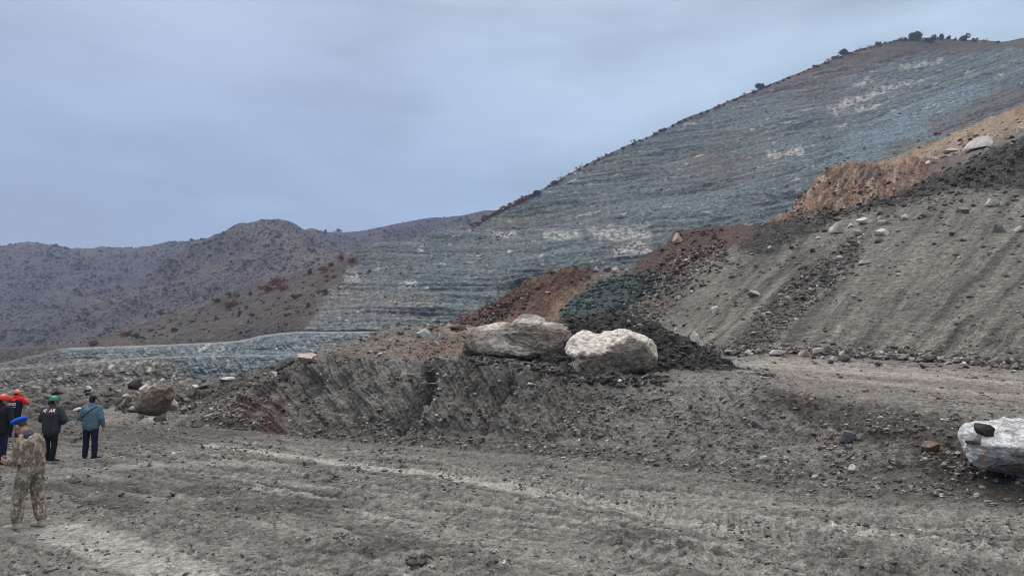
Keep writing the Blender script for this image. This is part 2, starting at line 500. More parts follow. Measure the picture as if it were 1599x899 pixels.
# ------------------------------------------------------------------ the mined hillside with its scrub shoulder on the left
E_crest = [(-300, 543, 420), (60, 541, 350), (100, 538.5, 352), (150, 530, 356), (185, 520, 360), (230, 505, 364), (280, 487, 368), (330, 468, 372), (380, 450, 375),
           (430, 437, 375), (480, 421, 370), (520, 409, 365), (545, 401, 360), (560, 391, 358), (585, 381, 356), (610, 377, 358), (640, 377, 365), (660, 366, 372),
           (685, 358, 378), (735, 353, 390), (770, 335, 402), (830, 306, 420), (900, 266, 440), (960, 237, 460), (1030, 206, 480), (1070, 186, 495), (1110, 171, 505),
           (1150, 154, 515), (1190, 138, 525), (1240, 118, 535), (1290, 98, 545), (1350, 76, 552), (1410, 63, 560), (1440, 61, 565), (1530, 65, 570), (1560, 67, 570),
           (1599, 61, 565), (1750, 50, 560), (2100, 75, 550)]
E_rows = [
    [(-300, 610, 318), (100, 600, 293), (370, 580, 278), (480, 540, 246), (640, 540, 236), (900, 560, 215), (1250, 500, 190), (1599, 440, 180), (2100, 410, 180)],
    [(-300, 553, 345), (100, 541, 315), (370, 529, 290), (480, 516, 250), (640, 516, 240), (900, 505, 240), (1250, 430, 230), (1599, 350, 220), (2100, 320, 220)],
    [(-300, 548, 370), (100, 539.6, 332), (230, 521, 335), (370, 492, 330), (480, 466, 305), (560, 455, 295), (640, 440, 290), (900, 395, 300), (1250, 280, 330), (1599, 215, 340), (2100, 190, 340)],
    [(-300, 545, 400), (100, 539, 345), (230, 512, 350), (370, 470, 355), (480, 440, 340), (560, 420, 330), (640, 404, 330), (700, 392, 340), (900, 325, 385), (1250, 182, 450), (1599, 124, 460), (2100, 110, 450)],
    E_crest, drop(E_crest, 6, 14), drop(E_crest, 30, 70), drop(E_crest, 230, 300)]
P, sx, sy, t = patch(E_rows, -300, 2100, 1250, [10, 120, 130, 130, 5, 5, 8])
warp = 14 * fbm2(sx / 60, sy / 60, 4, 0.55, 3)
warp2 = 9 * fbm2(sx / 23, sy / 23, 3, 0.55, 5)
Q_poly = [(452, 530), (470, 522), (482, 505), (500, 482), (520, 452), (548, 415), (562, 392), (590, 340), (740, 345), (760, 338), (800, 322), (900, 267), (1000, 217), (1150, 158),
          (1240, 124), (1300, 108), (1380, 92), (1450, 82), (1560, 78), (1700, 70), (2200, 90), (2200, 700), (440, 700)]
quarry = poly_mask(sx + warp * 0.8, sy + warp2 * 0.7, Q_poly, 4.0)
q = sy + 0.00020 * np.maximum(sx - 650, 0) ** 2 + 10 * fbm2(sx / 220, sy / 120, 3, 0.5, 8)           # beds: level on the left, dipping on the right
period = 19.0
hq = -(q + 8.5 * fbm2(sx / 150, q / 55, 5, 0.55, 9)) / period
fr = hq - np.floor(hq)
step = sstep(0.72, 1.0, fr) - fr
lev = np.floor(hq)
amp_t = (1.5 + 10 * hash2(lev, np.zeros_like(lev), 3)) * (0.25 + 1.0 * np.clip(fbm2(sx / 120, sy / 30, 3, 0.5, 12) + 0.4, 0, 1))
amp_t *= np.clip(1.15 - (sx - 900) / 900, 0.35, 1)
hq2 = -(q + 2.5 * fbm2(sx / 110, q / 30, 3, 0.5, 29)) / 6.3
fr2 = hq2 - np.floor(hq2)
step2 = sstep(0.55, 1.0, fr2) - fr2
edge = np.exp(-((t - 4) / 0.06) ** 2)
P = P.copy()
inhill = sstep(0.05, 0.4, t) * (t < 4.3)
P[..., 1] += quarry * inhill * (1 - edge) * (amp_t * step * (0.55 + 0.6 * sstep(500, 1000, sx)) + 1.0 * step2)
rough3 = fbm3(P[..., 0] / 26, P[..., 1] / 26, P[..., 2] / 14, 6, 0.62, 41)
ridg = fbm3(P[..., 0] / 34, P[..., 1] / 60, P[..., 2] / 60, 5, 0.55, 44, ridged=True)
P[..., 1] -= inhill * (1 - 0.75 * edge) * (quarry * 4.2 * rough3 + (1 - quarry) * 3.5 * ridg)
P[..., 2] += inhill * (1 - 0.55 * edge) * (0.8 + 0.1 * quarry) * fbm3(P[..., 0] / 7, P[..., 1] / 7, P[..., 2] / 5, 5, 0.65, 47)
# albedo
n_big = fbm2(sx / 150, q / 55, 5, 0.55, 51)
n_bed = fbm2(sx / 190, q / 5.0, 5, 0.6, 53)
n_bed2 = fbm2(sx / 30, q / 4.0, 4, 0.6, 57)
n_fin = fbm2(sx / 7, sy / 5, 4, 0.65, 59)
c = np.zeros(P.shape) + lin(100, 106, 105)
c = mixc(c, sstep(-0.2, 0.35, n_big) * 0.8, lin(90, 102, 107))
c = mixc(c, sstep(0.0, 0.4, -n_big) * 0.6, lin(92, 86, 78))
c = mixc(c, sstep(0.02, 0.4, n_bed) * 0.5, lin(118, 122, 120))
c = mixc(c, sstep(0.02, 0.42, -n_bed) * 0.5, lin(62, 67, 69))
bl = np.exp(-((fr - 0.98) / 0.05) ** 2) + np.exp(-((fr + 0.02) / 0.05) ** 2)
c = mixc(c, np.clip(bl, 0, 1) * sstep(-0.1, 0.3, fbm2(sx / 110, lev * 7.7, 4, 0.6, 77)) * 0.6, lin(140, 143, 140))
bd = np.exp(-((fr - 0.12) / 0.06) ** 2)
c = mixc(c, bd * sstep(-0.1, 0.3, fbm2(sx / 90, lev * 3.7 + 5, 4, 0.6, 78)) * 0.6, lin(54, 58, 60))
c = mixc(c, sstep(0.18, 0.5, n_bed2) * 0.5, lin(140, 138, 130))
lower = poly_mask(sx + warp, sy + warp, [(470, 420), (560, 415), (600, 455), (690, 470), (700, 530), (430, 530)], 14)
c = mixc(c, lower * sstep(-0.25, 0.3, n_fin + n_bed * 0.6) * 0.7, lin(126, 116, 104))
dk = poly_mask(sx + warp, sy + warp2, [(560, 400), (640, 380), (760, 372), (850, 400), (850, 440), (700, 450), (600, 440)], 14)
c = mixc(c, dk * 0.35, lin(88, 96, 95))
teal = poly_mask(sx + warp, sy + warp, [(1290, 250), (1330, 205), (1420, 165), (1500, 130), (1560, 140), (1480, 190), (1400, 225), (1330, 262)], 10)
teal2 = poly_mask(sx + warp, sy + warp, [(900, 330), (1100, 290), (1260, 290), (1250, 330), (1050, 350), (880, 420), (700, 440), (800, 380)], 22)
teal3 = poly_mask(sx + warp, sy + warp, [(430, 520), (520, 470), (560, 440), (720, 450), (820, 400), (900, 390), (820, 480), (700, 505)], 20)
c = mixc(c, teal * 0.85, lin(112, 126, 133))
c = mixc(c, teal2 * sstep(-0.3, 0.3, n_bed + 0.4 * n_fin) * 0.75, lin(102, 115, 120))
c = mixc(c, teal3 * sstep(-0.1, 0.35, n_bed2 + 0.4 * n_fin) * 0.5, lin(104, 117, 120))
whites = sstep(0.28, 0.42, fbm2(sx / 34, q / 7, 4, 0.55, 61) * 0.8 + 0.35 * n_fin)
c = mixc(c, whites * 0.8, lin(172, 168, 160))
for pts in ([(765, 362), (805, 362), (812, 371), (770, 372)], [(845, 363), (905, 361), (912, 373), (850, 374)], [(920, 360), (1010, 352), (1020, 372), (935, 378)],
            [(1335, 170), (1372, 160), (1375, 168), (1340, 178)], [(1405, 104), (1475, 90), (1472, 97), (1410, 112)], [(1330, 130), (1360, 120), (1360, 130), (1335, 137)],
            [(1290, 168), (1400, 128), (1460, 118), (1400, 138), (1300, 180)], [(950, 390), (1010, 375), (1020, 395), (960, 402)], [(540, 428), (560, 425), (565, 440), (545, 444)],
            [(625, 440), (650, 438), (655, 450), (628, 452)], [(1195, 238), (1250, 228), (1255, 240), (1200, 250)]):
    c = mixc(c, poly_mask(sx + warp2 * 0.8, sy + warp2 * 0.5, pts, 4) * sstep(-0.35, 0.15, n_fin) * 0.8, lin(176, 172, 164))
brow = poly_mask(sx + warp, sy + warp2, [(1180, 150), (1290, 96), (1420, 60), (1620, 60), (1620, 74), (1420, 92), (1300, 122)], 8)
brow2 = poly_mask(sx + warp, sy + warp2, [(1440, 195), (1599, 120), (1640, 130), (1640, 190), (1500, 215)], 12)
c = mixc(c, brow * 0.6, lin(98, 84, 74)); c = mixc(c, brow2 * 0.65, lin(94, 86, 80))
for (a, b, cc) in ((357, 690, 1080), (333, 800, 900), (395, 620, 760), (447, 600, 880), (455, 690, 900), (482, 545, 800), (420, 760, 900)):
    ln = np.exp(-((sy - a + 2.5 * fbm2(sx / 50, sx * 0 + a, 3, 0.5, 71)) / 1.1) ** 2) * (sx > b) * (sx < cc)
    c = mixc(c, ln * 0.6, lin(58, 62, 64))
    ln = np.exp(-((sy - a - 2.4 + 2.5 * fbm2(sx / 50, sx * 0 + a, 3, 0.5, 71)) / 1.0) ** 2) * (sx > b) * (sx < cc)
    c = mixc(c, ln * 0.35, lin(134, 136, 134))
c *= 1.04 * ((1 + 0.42 * n_fin + 0.25 * fbm2(sx / 6, sy / 30, 4, 0.6, 79)) * grain(n_fin.shape, 3, 0.12))[..., None]
# scrub shoulder
n_s = fbm3(P[..., 0] / 30, P[..., 1] / 30, P[..., 2] / 30, 5, 0.6, 65)
n_s2 = fbm3(P[..., 0] / 5, P[..., 1] / 5, P[..., 2] / 5, 4, 0.65, 67)
cs = np.zeros(P.shape) + lin(84, 76, 70)
cs = mixc(cs, sstep(-0.1, 0.4, n_s), lin(106, 95, 82))
cs = mixc(cs, sstep(0.02, 0.36, n_s2) * 0.9, lin(52, 47, 45))
cs = mixc(cs, sstep(0.12, 0.4, -n_s2) * 0.5, lin(128, 114, 96))
nearcut = poly_mask(sx + warp * 0.5, sy + warp2 * 0.5, [(440, 530), (470, 500), (510, 450), (560, 390), (540, 388), (490, 450), (440, 505)], 8)
cs = mixc(cs, nearcut * 0.45, lin(74, 64, 57))
c = c * quarry[..., None] + cs * (1 - quarry[..., None])
M_hill = earth_mat("mined_rock", 0.5, 0.36, 0.8, 1.0, crumb=0.75)
structure("quarry_hillside", grid_mesh("quarry_hillside", P, c), M_hill)

# ------------------------------------------------------------------ pit wall with two haul benches
F_rows = [
    [(-500, 640, 120), (0, 632, 130), (300, 622, 140), (500, 605, 150), (760, 600, 150)],
    [(-500, 634, 158), (0, 625, 160), (200, 621, 165), (300, 610, 172), (390, 590, 178), (480, 572, 180), (760, 570, 180)],
    [(-500, 600, 176), (0, 577.5, 178), (110, 569, 180), (250, 558.5, 185), (480, 553.5, 188), (640, 549, 188), (760, 546, 188)],
    [(-500, 597, 186), (0, 575.5, 188), (110, 567, 190), (250, 556.6, 196), (480, 551.8, 198), (640, 547.6, 198), (760, 544.5, 198)],
    [(-500, 590, 196), (-100, 580, 198), (0, 568, 200), (60, 556, 202), (100, 546.5, 204), (200, 542.5, 206), (370, 534, 212), (410, 526, 214), (470, 520, 216), (640, 519.5, 216), (760, 518, 216)],
    [(-500, 587, 226), (-100, 578, 226), (0, 566, 226), (60, 553, 226), (100, 543.6, 226), (200, 539.6, 228), (370, 531.5, 234), (410, 523.5, 236), (470, 517.4, 238), (640, 517.0, 238), (760, 515.6, 238)],
    [(-500, 600, 250), (0, 578, 250), (100, 550, 250), (370, 540, 250), (470, 528, 252), (760, 526, 252)]]
P, sx, sy, t = patch(F_rows, -500, 760, 720, [14, 90, 6, 60, 10, 5], smooth=False)
P = P.copy()
face = ((t > 0.7) & (t < 2)) * 1.0 + ((t > 3) & (t < 4)) * 1.0
fade = np.clip(np.sin(np.clip(t, 1, 2) * np.pi - np.pi) + np.sin(np.clip(t, 3, 4) * np.pi - 3 * np.pi), 0, 1) + 0.25 * face
fl = fbm2(sx / 9 + 0.35 * t * 6, sy / 40, 5, 0.6, 81, ridged=True)
P[..., 1] -= fade * (1.0 * fl + 5.0 * fbm3(P[..., 0] / 14, P[..., 1] / 14, P[..., 2] / 7, 6, 0.6, 83))
P[..., 2] += (0.25 + 0.25 * face) * fbm3(P[..., 0] / 5, P[..., 1] / 5, P[..., 2] / 5, 4, 0.6, 85)
nb = fbm2(sx / 60, sy / 26, 5, 0.6, 87); nf = fbm2(sx / 6, sy / 6, 4, 0.65, 88)
stk = fbm2((sx + 0.8 * sy) / 9, (sy - 0.2 * sx) / 50, 5, 0.6, 89)
c = np.zeros(P.shape) + lin(106, 115, 118)
c = mixc(c, sstep(-0.2, 0.4, nb) * 0.6, lin(126, 134, 136))
c = mixc(c, sstep(0.05, 0.5, -nb) * 0.6, lin(80, 83, 82))
wp = 12 * fbm2(sx / 30, sy / 30, 4, 0.6, 90)
br = poly_mask(sx + wp, sy + wp, [(-520, 700), (-520, 570), (0, 572), (120, 566), (255, 558), (300, 590), (330, 640)], 10)
c = mixc(c, br * 0.85, lin(104, 97, 88))
pale = poly_mask(sx + wp, sy + wp, [(140, 566), (240, 558), (310, 600), (270, 630), (215, 600), (160, 600)], 12)
c = mixc(c, np.maximum(pale, 0.55 * br) * sstep(0.0, 0.35, 0.6 * stk + 0.7 * nf) * 0.85, lin(188, 178, 164))
c = mixc(c, sstep(0.1, 0.4, 0.6 * stk + 0.6 * nf) * (1 - br) * 0.6, lin(164, 168, 166))
c = mixc(c, sstep(0.1, 0.4, -0.6 * stk - 0.5 * nf) * 0.45, lin(66, 72, 73))
c = mixc(c, poly_mask(sx + wp, sy, [(285, 534), (330, 533), (375, 553), (300, 548)], 5) * sstep(-0.1, 0.3, stk) * 0.7, lin(176, 172, 162))
grav = poly_mask(sx + wp, sy + wp * 0.5, [(-520, 600), (-520, 540), (100, 545), (112, 566), (0, 572)], 6)
c = mixc(c, grav * 0.8, lin(104, 98, 92))
sc_ = poly_mask(sx + wp, sy, [(130, 545), (160, 546), (155, 560), (132, 560)], 6)
c = mixc(c, sc_ * 0.6, lin(84, 86, 84))
c *= ((1 + 0.6 * nf) * grain(nf.shape, 5, 0.16))[..., None]
bench = sstep(3.93, 4.02, t) * (t < 5.3) + sstep(1.95, 2.02, t) * sstep(3.1, 2.98, t) * 0.75
left_fade = sstep(80, 130, sx)
c = mixc(c, np.clip(bench, 0, 1) * np.maximum(left_fade, 0.4 * (t < 3.2)) * 0.85, lin(142, 147, 148))
M_pit = earth_mat("pit_rock", 0.6, 0.4, 1.0, 0.8)
structure("pit_terrain", grid_mesh("pit_terrain", P, c), M_pit)

# ------------------------------------------------------------------ debris slope on the right
I_foot = [(560, 556, 78), (640, 548, 75), (860, 540, 70), (1000, 552, 58), (1080, 553, 52), (1140, 552, 48), (1200, 550, 46), (1350, 557, 42), (1500, 567, 38), (1599, 576, 35), (1750, 592, 31), (2150, 625, 25)]
I_r4 = [(560, 545, 92), (640, 526, 95), (690, 512, 99), (720, 500, 100), (760, 480, 102), (800, 456, 103), (850, 433, 104), (890, 420.5, 105), (925, 423, 105), (960, 426, 104), (985, 421, 103), (1003, 408, 102),
        (1030, 386, 101), (1062, 363, 100), (1100, 358, 100), (1180, 350, 100), (1220, 346, 99), (1300, 333, 97), (1400, 302, 95), (1450, 283, 94), (1500, 262, 93), (1550, 240, 92), (1599, 216, 91), (2150, 90, 84)]
I_r5 = [(560, 553, 104), (690, 522, 110), (760, 490, 112), (850, 443, 114), (890, 430, 115), (960, 436, 114), (1003, 418, 112), (1062, 373, 110), (1180, 358, 109), (1218, 347, 108), (1235, 336, 110), (1252, 318, 112),
        (1266, 298, 114), (1276, 282, 115), (1290, 268, 116), (1330, 262, 119), (1370, 262, 120), (1400, 252, 120), (1450, 244, 118), (1500, 226, 116), (1550, 206, 114), (1599, 188, 112), (2150, 60, 104)]
I_r6 = [(560, 560, 116), (690, 530, 120), (850, 450, 124), (960, 444, 124), (1062, 382, 120), (1218, 354, 118), (1252, 325, 121), (1276, 288, 124), (1292, 267, 126), (1330, 258, 130), (1370, 253, 134), (1400, 247, 136),
        (1450, 226, 138), (1500, 206, 139), (1550, 186, 140), (1599, 165, 140), (2150, 30, 132)]
I_rows = [drop(I_foot, 26, -2.0), I_foot,
    [(560, 548, 84), (640, 538, 80), (720, 524, 82), (860, 508, 80), (1000, 497, 73), (1140, 470, 68), (1300, 442, 64), (1599, 408, 58), (2150, 360, 50)],
    [(560, 546, 90), (640, 530, 90), (720, 510, 95), (860, 470, 95), (930, 444, 96), (1000, 428, 93), (1060, 390, 92), (1150, 368, 90), (1250, 352, 88), (1300, 347, 86), (1400, 322, 84), (1500, 304, 82), (1599, 292, 80), (2150, 215, 72)],
    I_r4, I_r5, I_r6, drop(I_r6, 5, 12), drop(I_r6, 160, 60)]
P, sx, sy, t = patch(I_rows, 560, 2150, 1180, [8, 130, 130, 60, 60, 40, 4, 5])
P = P.copy()
warp = 24 * fbm2(sx / 45, sy / 38, 6, 0.66, 101); warp2 = 13 * fbm2(sx / 20, sy / 14, 5, 0.66, 102)
# the fall line of the tipped material runs down to the left in the photograph
al = (sx + 0.9 * sy); ac = (sy - 0.62 * sx)
streak = fbm2((sx + 0.95 * sy) / 30 + 0.25 * fbm2(sx / 80, sy / 80, 3, 0.5, 104), (sy - 0.7 * sx) / 260, 6, 0.58, 103)
streak_r = fbm2((sx + 0.95 * sy) / 24, (sy - 0.7 * sx) / 220, 5, 0.55, 105, ridged=True)
clod = fbm3(P[..., 0] / 1.7, P[..., 1] / 1.7, P[..., 2] / 1.7, 5, 0.62, 107)
big = fbm3(P[..., 0] / 9, P[..., 1] / 9, P[..., 2] / 9, 4, 0.55, 109)
band = poly_mask(sx + warp, sy + warp2, [(1180, 352), (1225, 345), (1330, 322), (1400, 300), (1450, 280), (1500, 258), (1599, 212), (2200, 60), (2200, 230), (1599, 292), (1500, 300), (1400, 318), (1300, 347), (1250, 372), (1190, 400), (1150, 395)], 7)
redm = poly_mask(sx + warp * 0.6, sy + warp2 * 0.5, [(560, 545), (690, 514), (760, 478), (800, 452), (850, 428), (900, 415), (932, 425), (905, 450), (870, 480), (850, 512), (700, 530)], 6)
cut = poly_mask(sx + warp * 0.5, sy + warp2 * 0.6, [(1205, 350), (1240, 330), (1260, 300), (1275, 282), (1292, 262), (1330, 258), (1380, 258), (1420, 246), (1478, 256), (1440, 282), (1400, 302), (1330, 322), (1270, 340)], 5)
tan = poly_mask(sx + warp * 0.6, sy + warp2, [(1330, 256), (1400, 247), (1500, 205), (1599, 160), (2200, 20), (2200, 50), (1599, 200), (1520, 232), (1460, 248), (1390, 262)], 5)
crestf = np.exp(-((t - 4) / 0.10) ** 2) * (sx < 1230) + np.exp(-((t - 6) / 0.12) ** 2)
body = sstep(0.9, 1.25, t) * (1 - 0.55 * np.clip(crestf, 0, 1))
nrm = grid_normals(P)
if nrm[200, 500, 2] < 0: nrm = -nrm
scree = np.clip(1 - band - redm - cut - tan, 0, 1)
disp = body * (0.30 * streak_r * scree * sstep(-0.2, 0.3, fbm2(sx / 110, sy / 70, 3, 0.5, 133)) + 0.85 * big + (0.12 + 1.0 * band + 0.35 * redm + 0.4 * cut) * clod
               + (redm * 0.9 + cut * 1.35) * fbm2((sx + 0.9 * sy) / 18, (sy - 0.8 * sx) / 90, 5, 0.6, 111, ridged=True))
jag = fbm2(sx / 13, sx * 0 + 3.3, 4, 0.6, 113)
disp = disp + 0.55 * jag * np.exp(-((t - 4) / 0.25) ** 2) + 0.6 * jag * np.exp(-((t - 6) / 0.3) ** 2)
P += nrm * disp[..., None]
nf = fbm2(sx / 4, sy / 4, 4, 0.65, 115); nb = fbm2(sx / 70, sy / 50, 5, 0.55, 117)
smk = sstep(-0.25, 0.3, fbm2(sx / 110, sy / 70, 3, 0.5, 133))
c = np.zeros(P.shape) + lin(106, 102, 95)
c = mixc(c, sstep(-0.1, 0.3, streak) * 0.9 * (0.35 + 0.65 * smk), lin(138, 133, 123))
c = mixc(c, sstep(0.0, 0.3, -streak) * 0.8, lin(76, 71, 66))
rub = poly_mask(sx + warp, sy + warp2, [(1150, 545), (1190, 480), (1290, 400), (1340, 370), (1345, 392), (1290, 450), (1240, 500), (1200, 548)], 9)
c = mixc(c, rub * (0.4 + 0.6 * sstep(-0.2, 0.3, nf)) * 0.75, lin(80, 74, 69))
lt = poly_mask(sx + warp, sy + warp2, [(1330, 345), (1420, 308), (1560, 300), (1640, 330), (1560, 400), (1400, 460), (1280, 540), (1250, 540), (1330, 440)], 22)
c = mixc(c, lt * 0.35, lin(126, 122, 113))
grn = poly_mask(sx + warp, sy + warp2 * 0.6, [(852, 520), (868, 490), (890, 462), (932, 436), (990, 424), (1060, 410), (1080, 425), (1010, 465), (960, 498), (930, 520)], 9)
c = mixc(c, grn * 0.9, lin(60, 72, 72))
c = mixc(c, grn * sstep(0.1, 0.4, streak + 0.4 * nf) * 0.6, lin(90, 106, 105))
brs = poly_mask(sx + warp2, sy + warp2, [(930, 520), (1000, 480), (1070, 425), (1080, 440), (1010, 500), (970, 530)], 6)
c = mixc(c, brs * 0.6, lin(98, 82, 71))
oli = poly_mask(sx + warp, sy + warp2, [(1000, 545), (1060, 480), (1150, 400), (1200, 380), (1180, 430), (1100, 520), (1080, 555)], 14)
c = mixc(c, oli * 0.3, lin(112, 109, 98))
rust = poly_mask(sx + warp, sy + warp2, [(985, 424), (1003, 405), (1032, 382), (1062, 355), (1110, 350), (1230, 342), (1225, 356), (1170, 372), (1120, 402), (1060, 424), (1000, 436)], 7)
c = mixc(c, rust * 0.9, lin(82, 64, 59))
pk = poly_mask(sx + warp, sy + warp2, [(1000, 445), (1060, 395), (1130, 380), (1150, 400), (1080, 440), (1020, 465)], 12)
c = mixc(c, pk * sstep(0.05, 0.4, nf + 0.3 * clod) * 0.8, lin(162, 146, 134))
c = mixc(c, redm * 0.95, lin(100, 76, 66))
c = mixc(c, redm * sstep(0.0, 0.4, fbm2((sx + 0.7 * sy) / 26, (sy - 0.6 * sx) / 90, 5, 0.6, 119)) * 0.7, lin(72, 54, 48))
orange = poly_mask(sx + warp2, sy + warp2, [(850, 500), (880, 470), (930, 428), (938, 432), (890, 470), (865, 510), (800, 515), (790, 500)], 5)
c = mixc(c, orange * 0.7, lin(132, 106, 86))
c = mixc(c, band * 0.93, lin(70, 67, 63))
c = mixc(c, band * sstep(0.1, 0.45, nf + 0.3 * nb) * 0.45, lin(104, 100, 94))
c = mixc(c, tan, lin(148, 130, 110))
c = mixc(c, tan * sstep(0.0, 0.4, fbm2((sx + 1.2 * sy) / 20, (sy - 0.4 * sx) / 40, 4, 0.6, 121)) * 0.6, lin(104, 88, 76))
c = mixc(c, cut, lin(150, 124, 106))
c = mixc(c, cut * sstep(0.0, 0.4, fbm2((sx + 0.9 * sy) / 16, (sy - 0.8 * sx) / 60, 5, 0.6, 123)) * 0.7, lin(84, 66, 58))
c = mixc(c, cut * sstep(0.08, 0.32, fbm2((sx + 0.9 * sy) / 16, (sy - 0.8 * sx) / 34, 5, 0.66, 125)) * 0.75, lin(182, 164, 150))
c = mixc(c, (cut + 0.5 * redm + 0.4 * rust) * sstep(0.12, 0.3, fbm2(sx / 12, sy / 8, 5, 0.66, 126)) * 0.5, lin(78, 64, 58))
pur = poly_mask(sx + warp2, sy + warp2, [(1390, 292), (1430, 262), (1470, 246), (1520, 242), (1490, 262), (1450, 282)], 6)
c = mixc(c, pur * 0.7, lin(112, 92, 88))
hd = poly_mask(sx + warp2, sy + warp2, [(1345, 270), (1380, 268), (1400, 278), (1370, 292), (1345, 288)], 6)
c = mixc(c, hd * 0.6, lin(92, 80, 78))
fs = fbm2((sx + 0.95 * sy) / 9, (sy - 0.7 * sx) / 120, 5, 0.62, 131)
c *= ((1 + (0.5 - 0.25 * scree) * nf + 0.12 * nb + 0.3 * scree * fs) * grain(nf.shape, 7, 0.10))[..., None]
M_debris = earth_mat("tipped_debris", 1.3, 0.24, 0.7, 0.14, [(2.6, 0.90), (5.5, 0.80)], (0.26, 0.25, 0.23), 0.7, crumb=0.55)
structure("debris_slope", grid_mesh("debris_slope", P, c), M_debris)
# ------------------------------------------------------------------ ground sheet of churned mud, out to the horizon
s_in = np.linspace(-0.86, 0.86, 1080)
s_out = 0.86 + (np.linspace(0.02, 1, 40) ** 1.6) * 7
s = np.concatenate([-s_out[::-1], s_in, s_out])
Yr = np.concatenate([np.linspace(-30, 5.5, 14), 6.0 * (44 / 6.0) ** np.linspace(0, 1, 560), np.geomspace(46, 1700, 26)])
half = np.maximum(np.abs(Yr), 6) + 4 * (Yr < 5)
X = s[None, :] * half[:, None]; Y = np.repeat(Yr[:, None], len(s), 1)
X = X * np.where(Y > 46, 1.0, 1.0)
sx = CX + F * (X / np.maximum(Y, 0.5)) / CP          # rough photo column, good enough for the stains
Z = np.zeros_like(X)
px_g, py_g = project(np.stack([X, Y, Z], -1))
warpx = 0.5 * fbm2(X / 1.3, Y / 1.3, 4, 0.6, 131)
def gxy(px, py):
    Yg = ground_Y(px, py); p = W(px, py, Yg)
    return (float(p[0]), float(p[1]))
und = fbm2(X / 5, Y / 5, 4, 0.5, 133)
lump = fbm2(X / 0.55, Y / 0.55, 5, 0.6, 135)
grit = fbm2(X / 0.16, Y / 0.16, 4, 0.65, 137)
rid = fbm2(X / 0.9, Y / 0.9, 5, 0.6, 139, ridged=True)
# wheel and crawler marks run from far left to near right
drag_d = np.array([0.80, -0.60])
u_al = X * drag_d[0] + Y * drag_d[1]; u_ac = -X * drag_d[1] + Y * drag_d[0]
ruts = fbm2(u_al / 10 + 0.1 * und, u_ac / 0.5 + 0.25 * und, 4, 0.6, 141)
ruts_f = fbm2(u_al / 3.4, u_ac / 0.15, 3, 0.55, 143)
cross = fbm2(u_al / 0.17 + 0.6 * und, u_ac / 1.6, 3, 0.5, 145)
patchy = sstep(-0.2, 0.25, fbm2(X / 3.0, Y / 3.0, 4, 0.55, 147))
patch2 = sstep(-0.2, 0.2, fbm2(X / 2.2 + 30, Y / 4.0, 4, 0.55, 149))
rough_z = 0.10 * und + 0.075 * lump * (0.2 + 0.9 * patchy) + 0.03 * grit * (0.3 + patchy) + 0.10 * ruts + 0.05 * ruts_f + 0.085 * cross * patch2
rough_z += 0.16 * np.maximum(rid - 0.35, 0) * patchy
# long ruts of vehicles, each with pushed-up edges
rut_lo = np.zeros_like(X); rut_hi = np.zeros_like(X)
rk = np.random.RandomState(21)
for k in range(26):
    c_k = -2 + k * 1.15 + rk.normal() * 0.5; ang = rk.normal() * 0.10
    wig = 0.25 * fbm2(u_al / 5 + k * 7.7, u_al * 0 + k, 3, 0.5, 211)
    d = np.abs(u_ac - c_k - ang * (u_al - 2) - wig)
    keep = sstep(-0.05, 0.25, fbm2(u_al / 4.5 + k * 3.1, u_ac / 6, 3, 0.5, 213))
    wr_ = rk.uniform(0.10, 0.24); am = rk.uniform(0.5, 1.1)
    rut_lo = np.maximum(rut_lo, keep * am * np.exp(-(d / wr_) ** 2))
    rut_hi = np.maximum(rut_hi, keep * am * np.exp(-((d - wr_ * 1.75) / 0.09) ** 2))
rough_z += -0.075 * rut_lo + 0.07 * rut_hi * (0.7 + 0.6 * lump) + 0.035 * rut_lo * np.cos(u_al / 0.19 * 2 * np.pi + 3 * und) 
smooth_w = np.zeros_like(X); light = np.zeros_like(X); tread = np.zeros_like(X); tread_c = np.zeros_like(X)
def strip(pts, width, lightness, flat, tread_a=0.0, pitch=0.2, skew=0.5, tc=0.0):
    global smooth_w, light, tread, tread_c
    w = [gxy(*p) for p in pts]
    d, al, side = line_dist(X + 0.25 * warpx, Y + 0.25 * warpx, w)
    m = sstep(width * 1.15, width * 0.55, d + 0.35 * width * fbm2(X / 0.7, Y / 0.7, 4, 0.6, 151))
    light = np.maximum(light, m * lightness); smooth_w = np.maximum(smooth_w, m * flat)
    if tread_a:
        ph = (al + skew * side) / pitch + 0.10 * fbm2(X / 0.5, Y / 0.5, 2, 0.5, 153)
        rdg = 0.5 + 0.5 * np.cos(ph * 2 * np.pi); rdg = sstep(0.45, 0.8, rdg)
        keep = sstep(-0.3, 0.15, fbm2(X / 0.8, Y / 0.8, 3, 0.5, 155))
        tread = np.maximum(tread, 0) + m * tread_a * rdg * keep
        tread_c = np.maximum(tread_c, m * tc * rdg * keep)
strip([(320, 692), (450, 712), (600, 730), (740, 750), (860, 768)], 0.42, 1.0, 0.75)
strip([(860, 768), (1000, 796), (1160, 828)], 0.22, 0.8, 0.5)
strip([(90, 822), (180, 852), (260, 885), (330, 930)], 0.55, 0.85, 0.8)
strip([(150, 728), (330, 720), (420, 726)], 0.6, 0.45, 0.5)
strip([(300, 770), (480, 830), (640, 900)], 0.5, 0.25, 0.1, 0.04, 0.17, 0.7)
strip([(180, 800), (330, 862), (450, 930)], 0.7, 0.1, 0.0, 0.045, 0.15, 0.8)
strip([(700, 735), (900, 772), (1080, 806), (1250, 840)], 0.55, 0.25, 0.15, 0.045, 0.21, -0.7, 0.25)
strip([(1000, 768), (1250, 815), (1450, 850), (1700, 892)], 0.5, 0.3, 0.2, 0.04, 0.24, -0.5, 0.35)
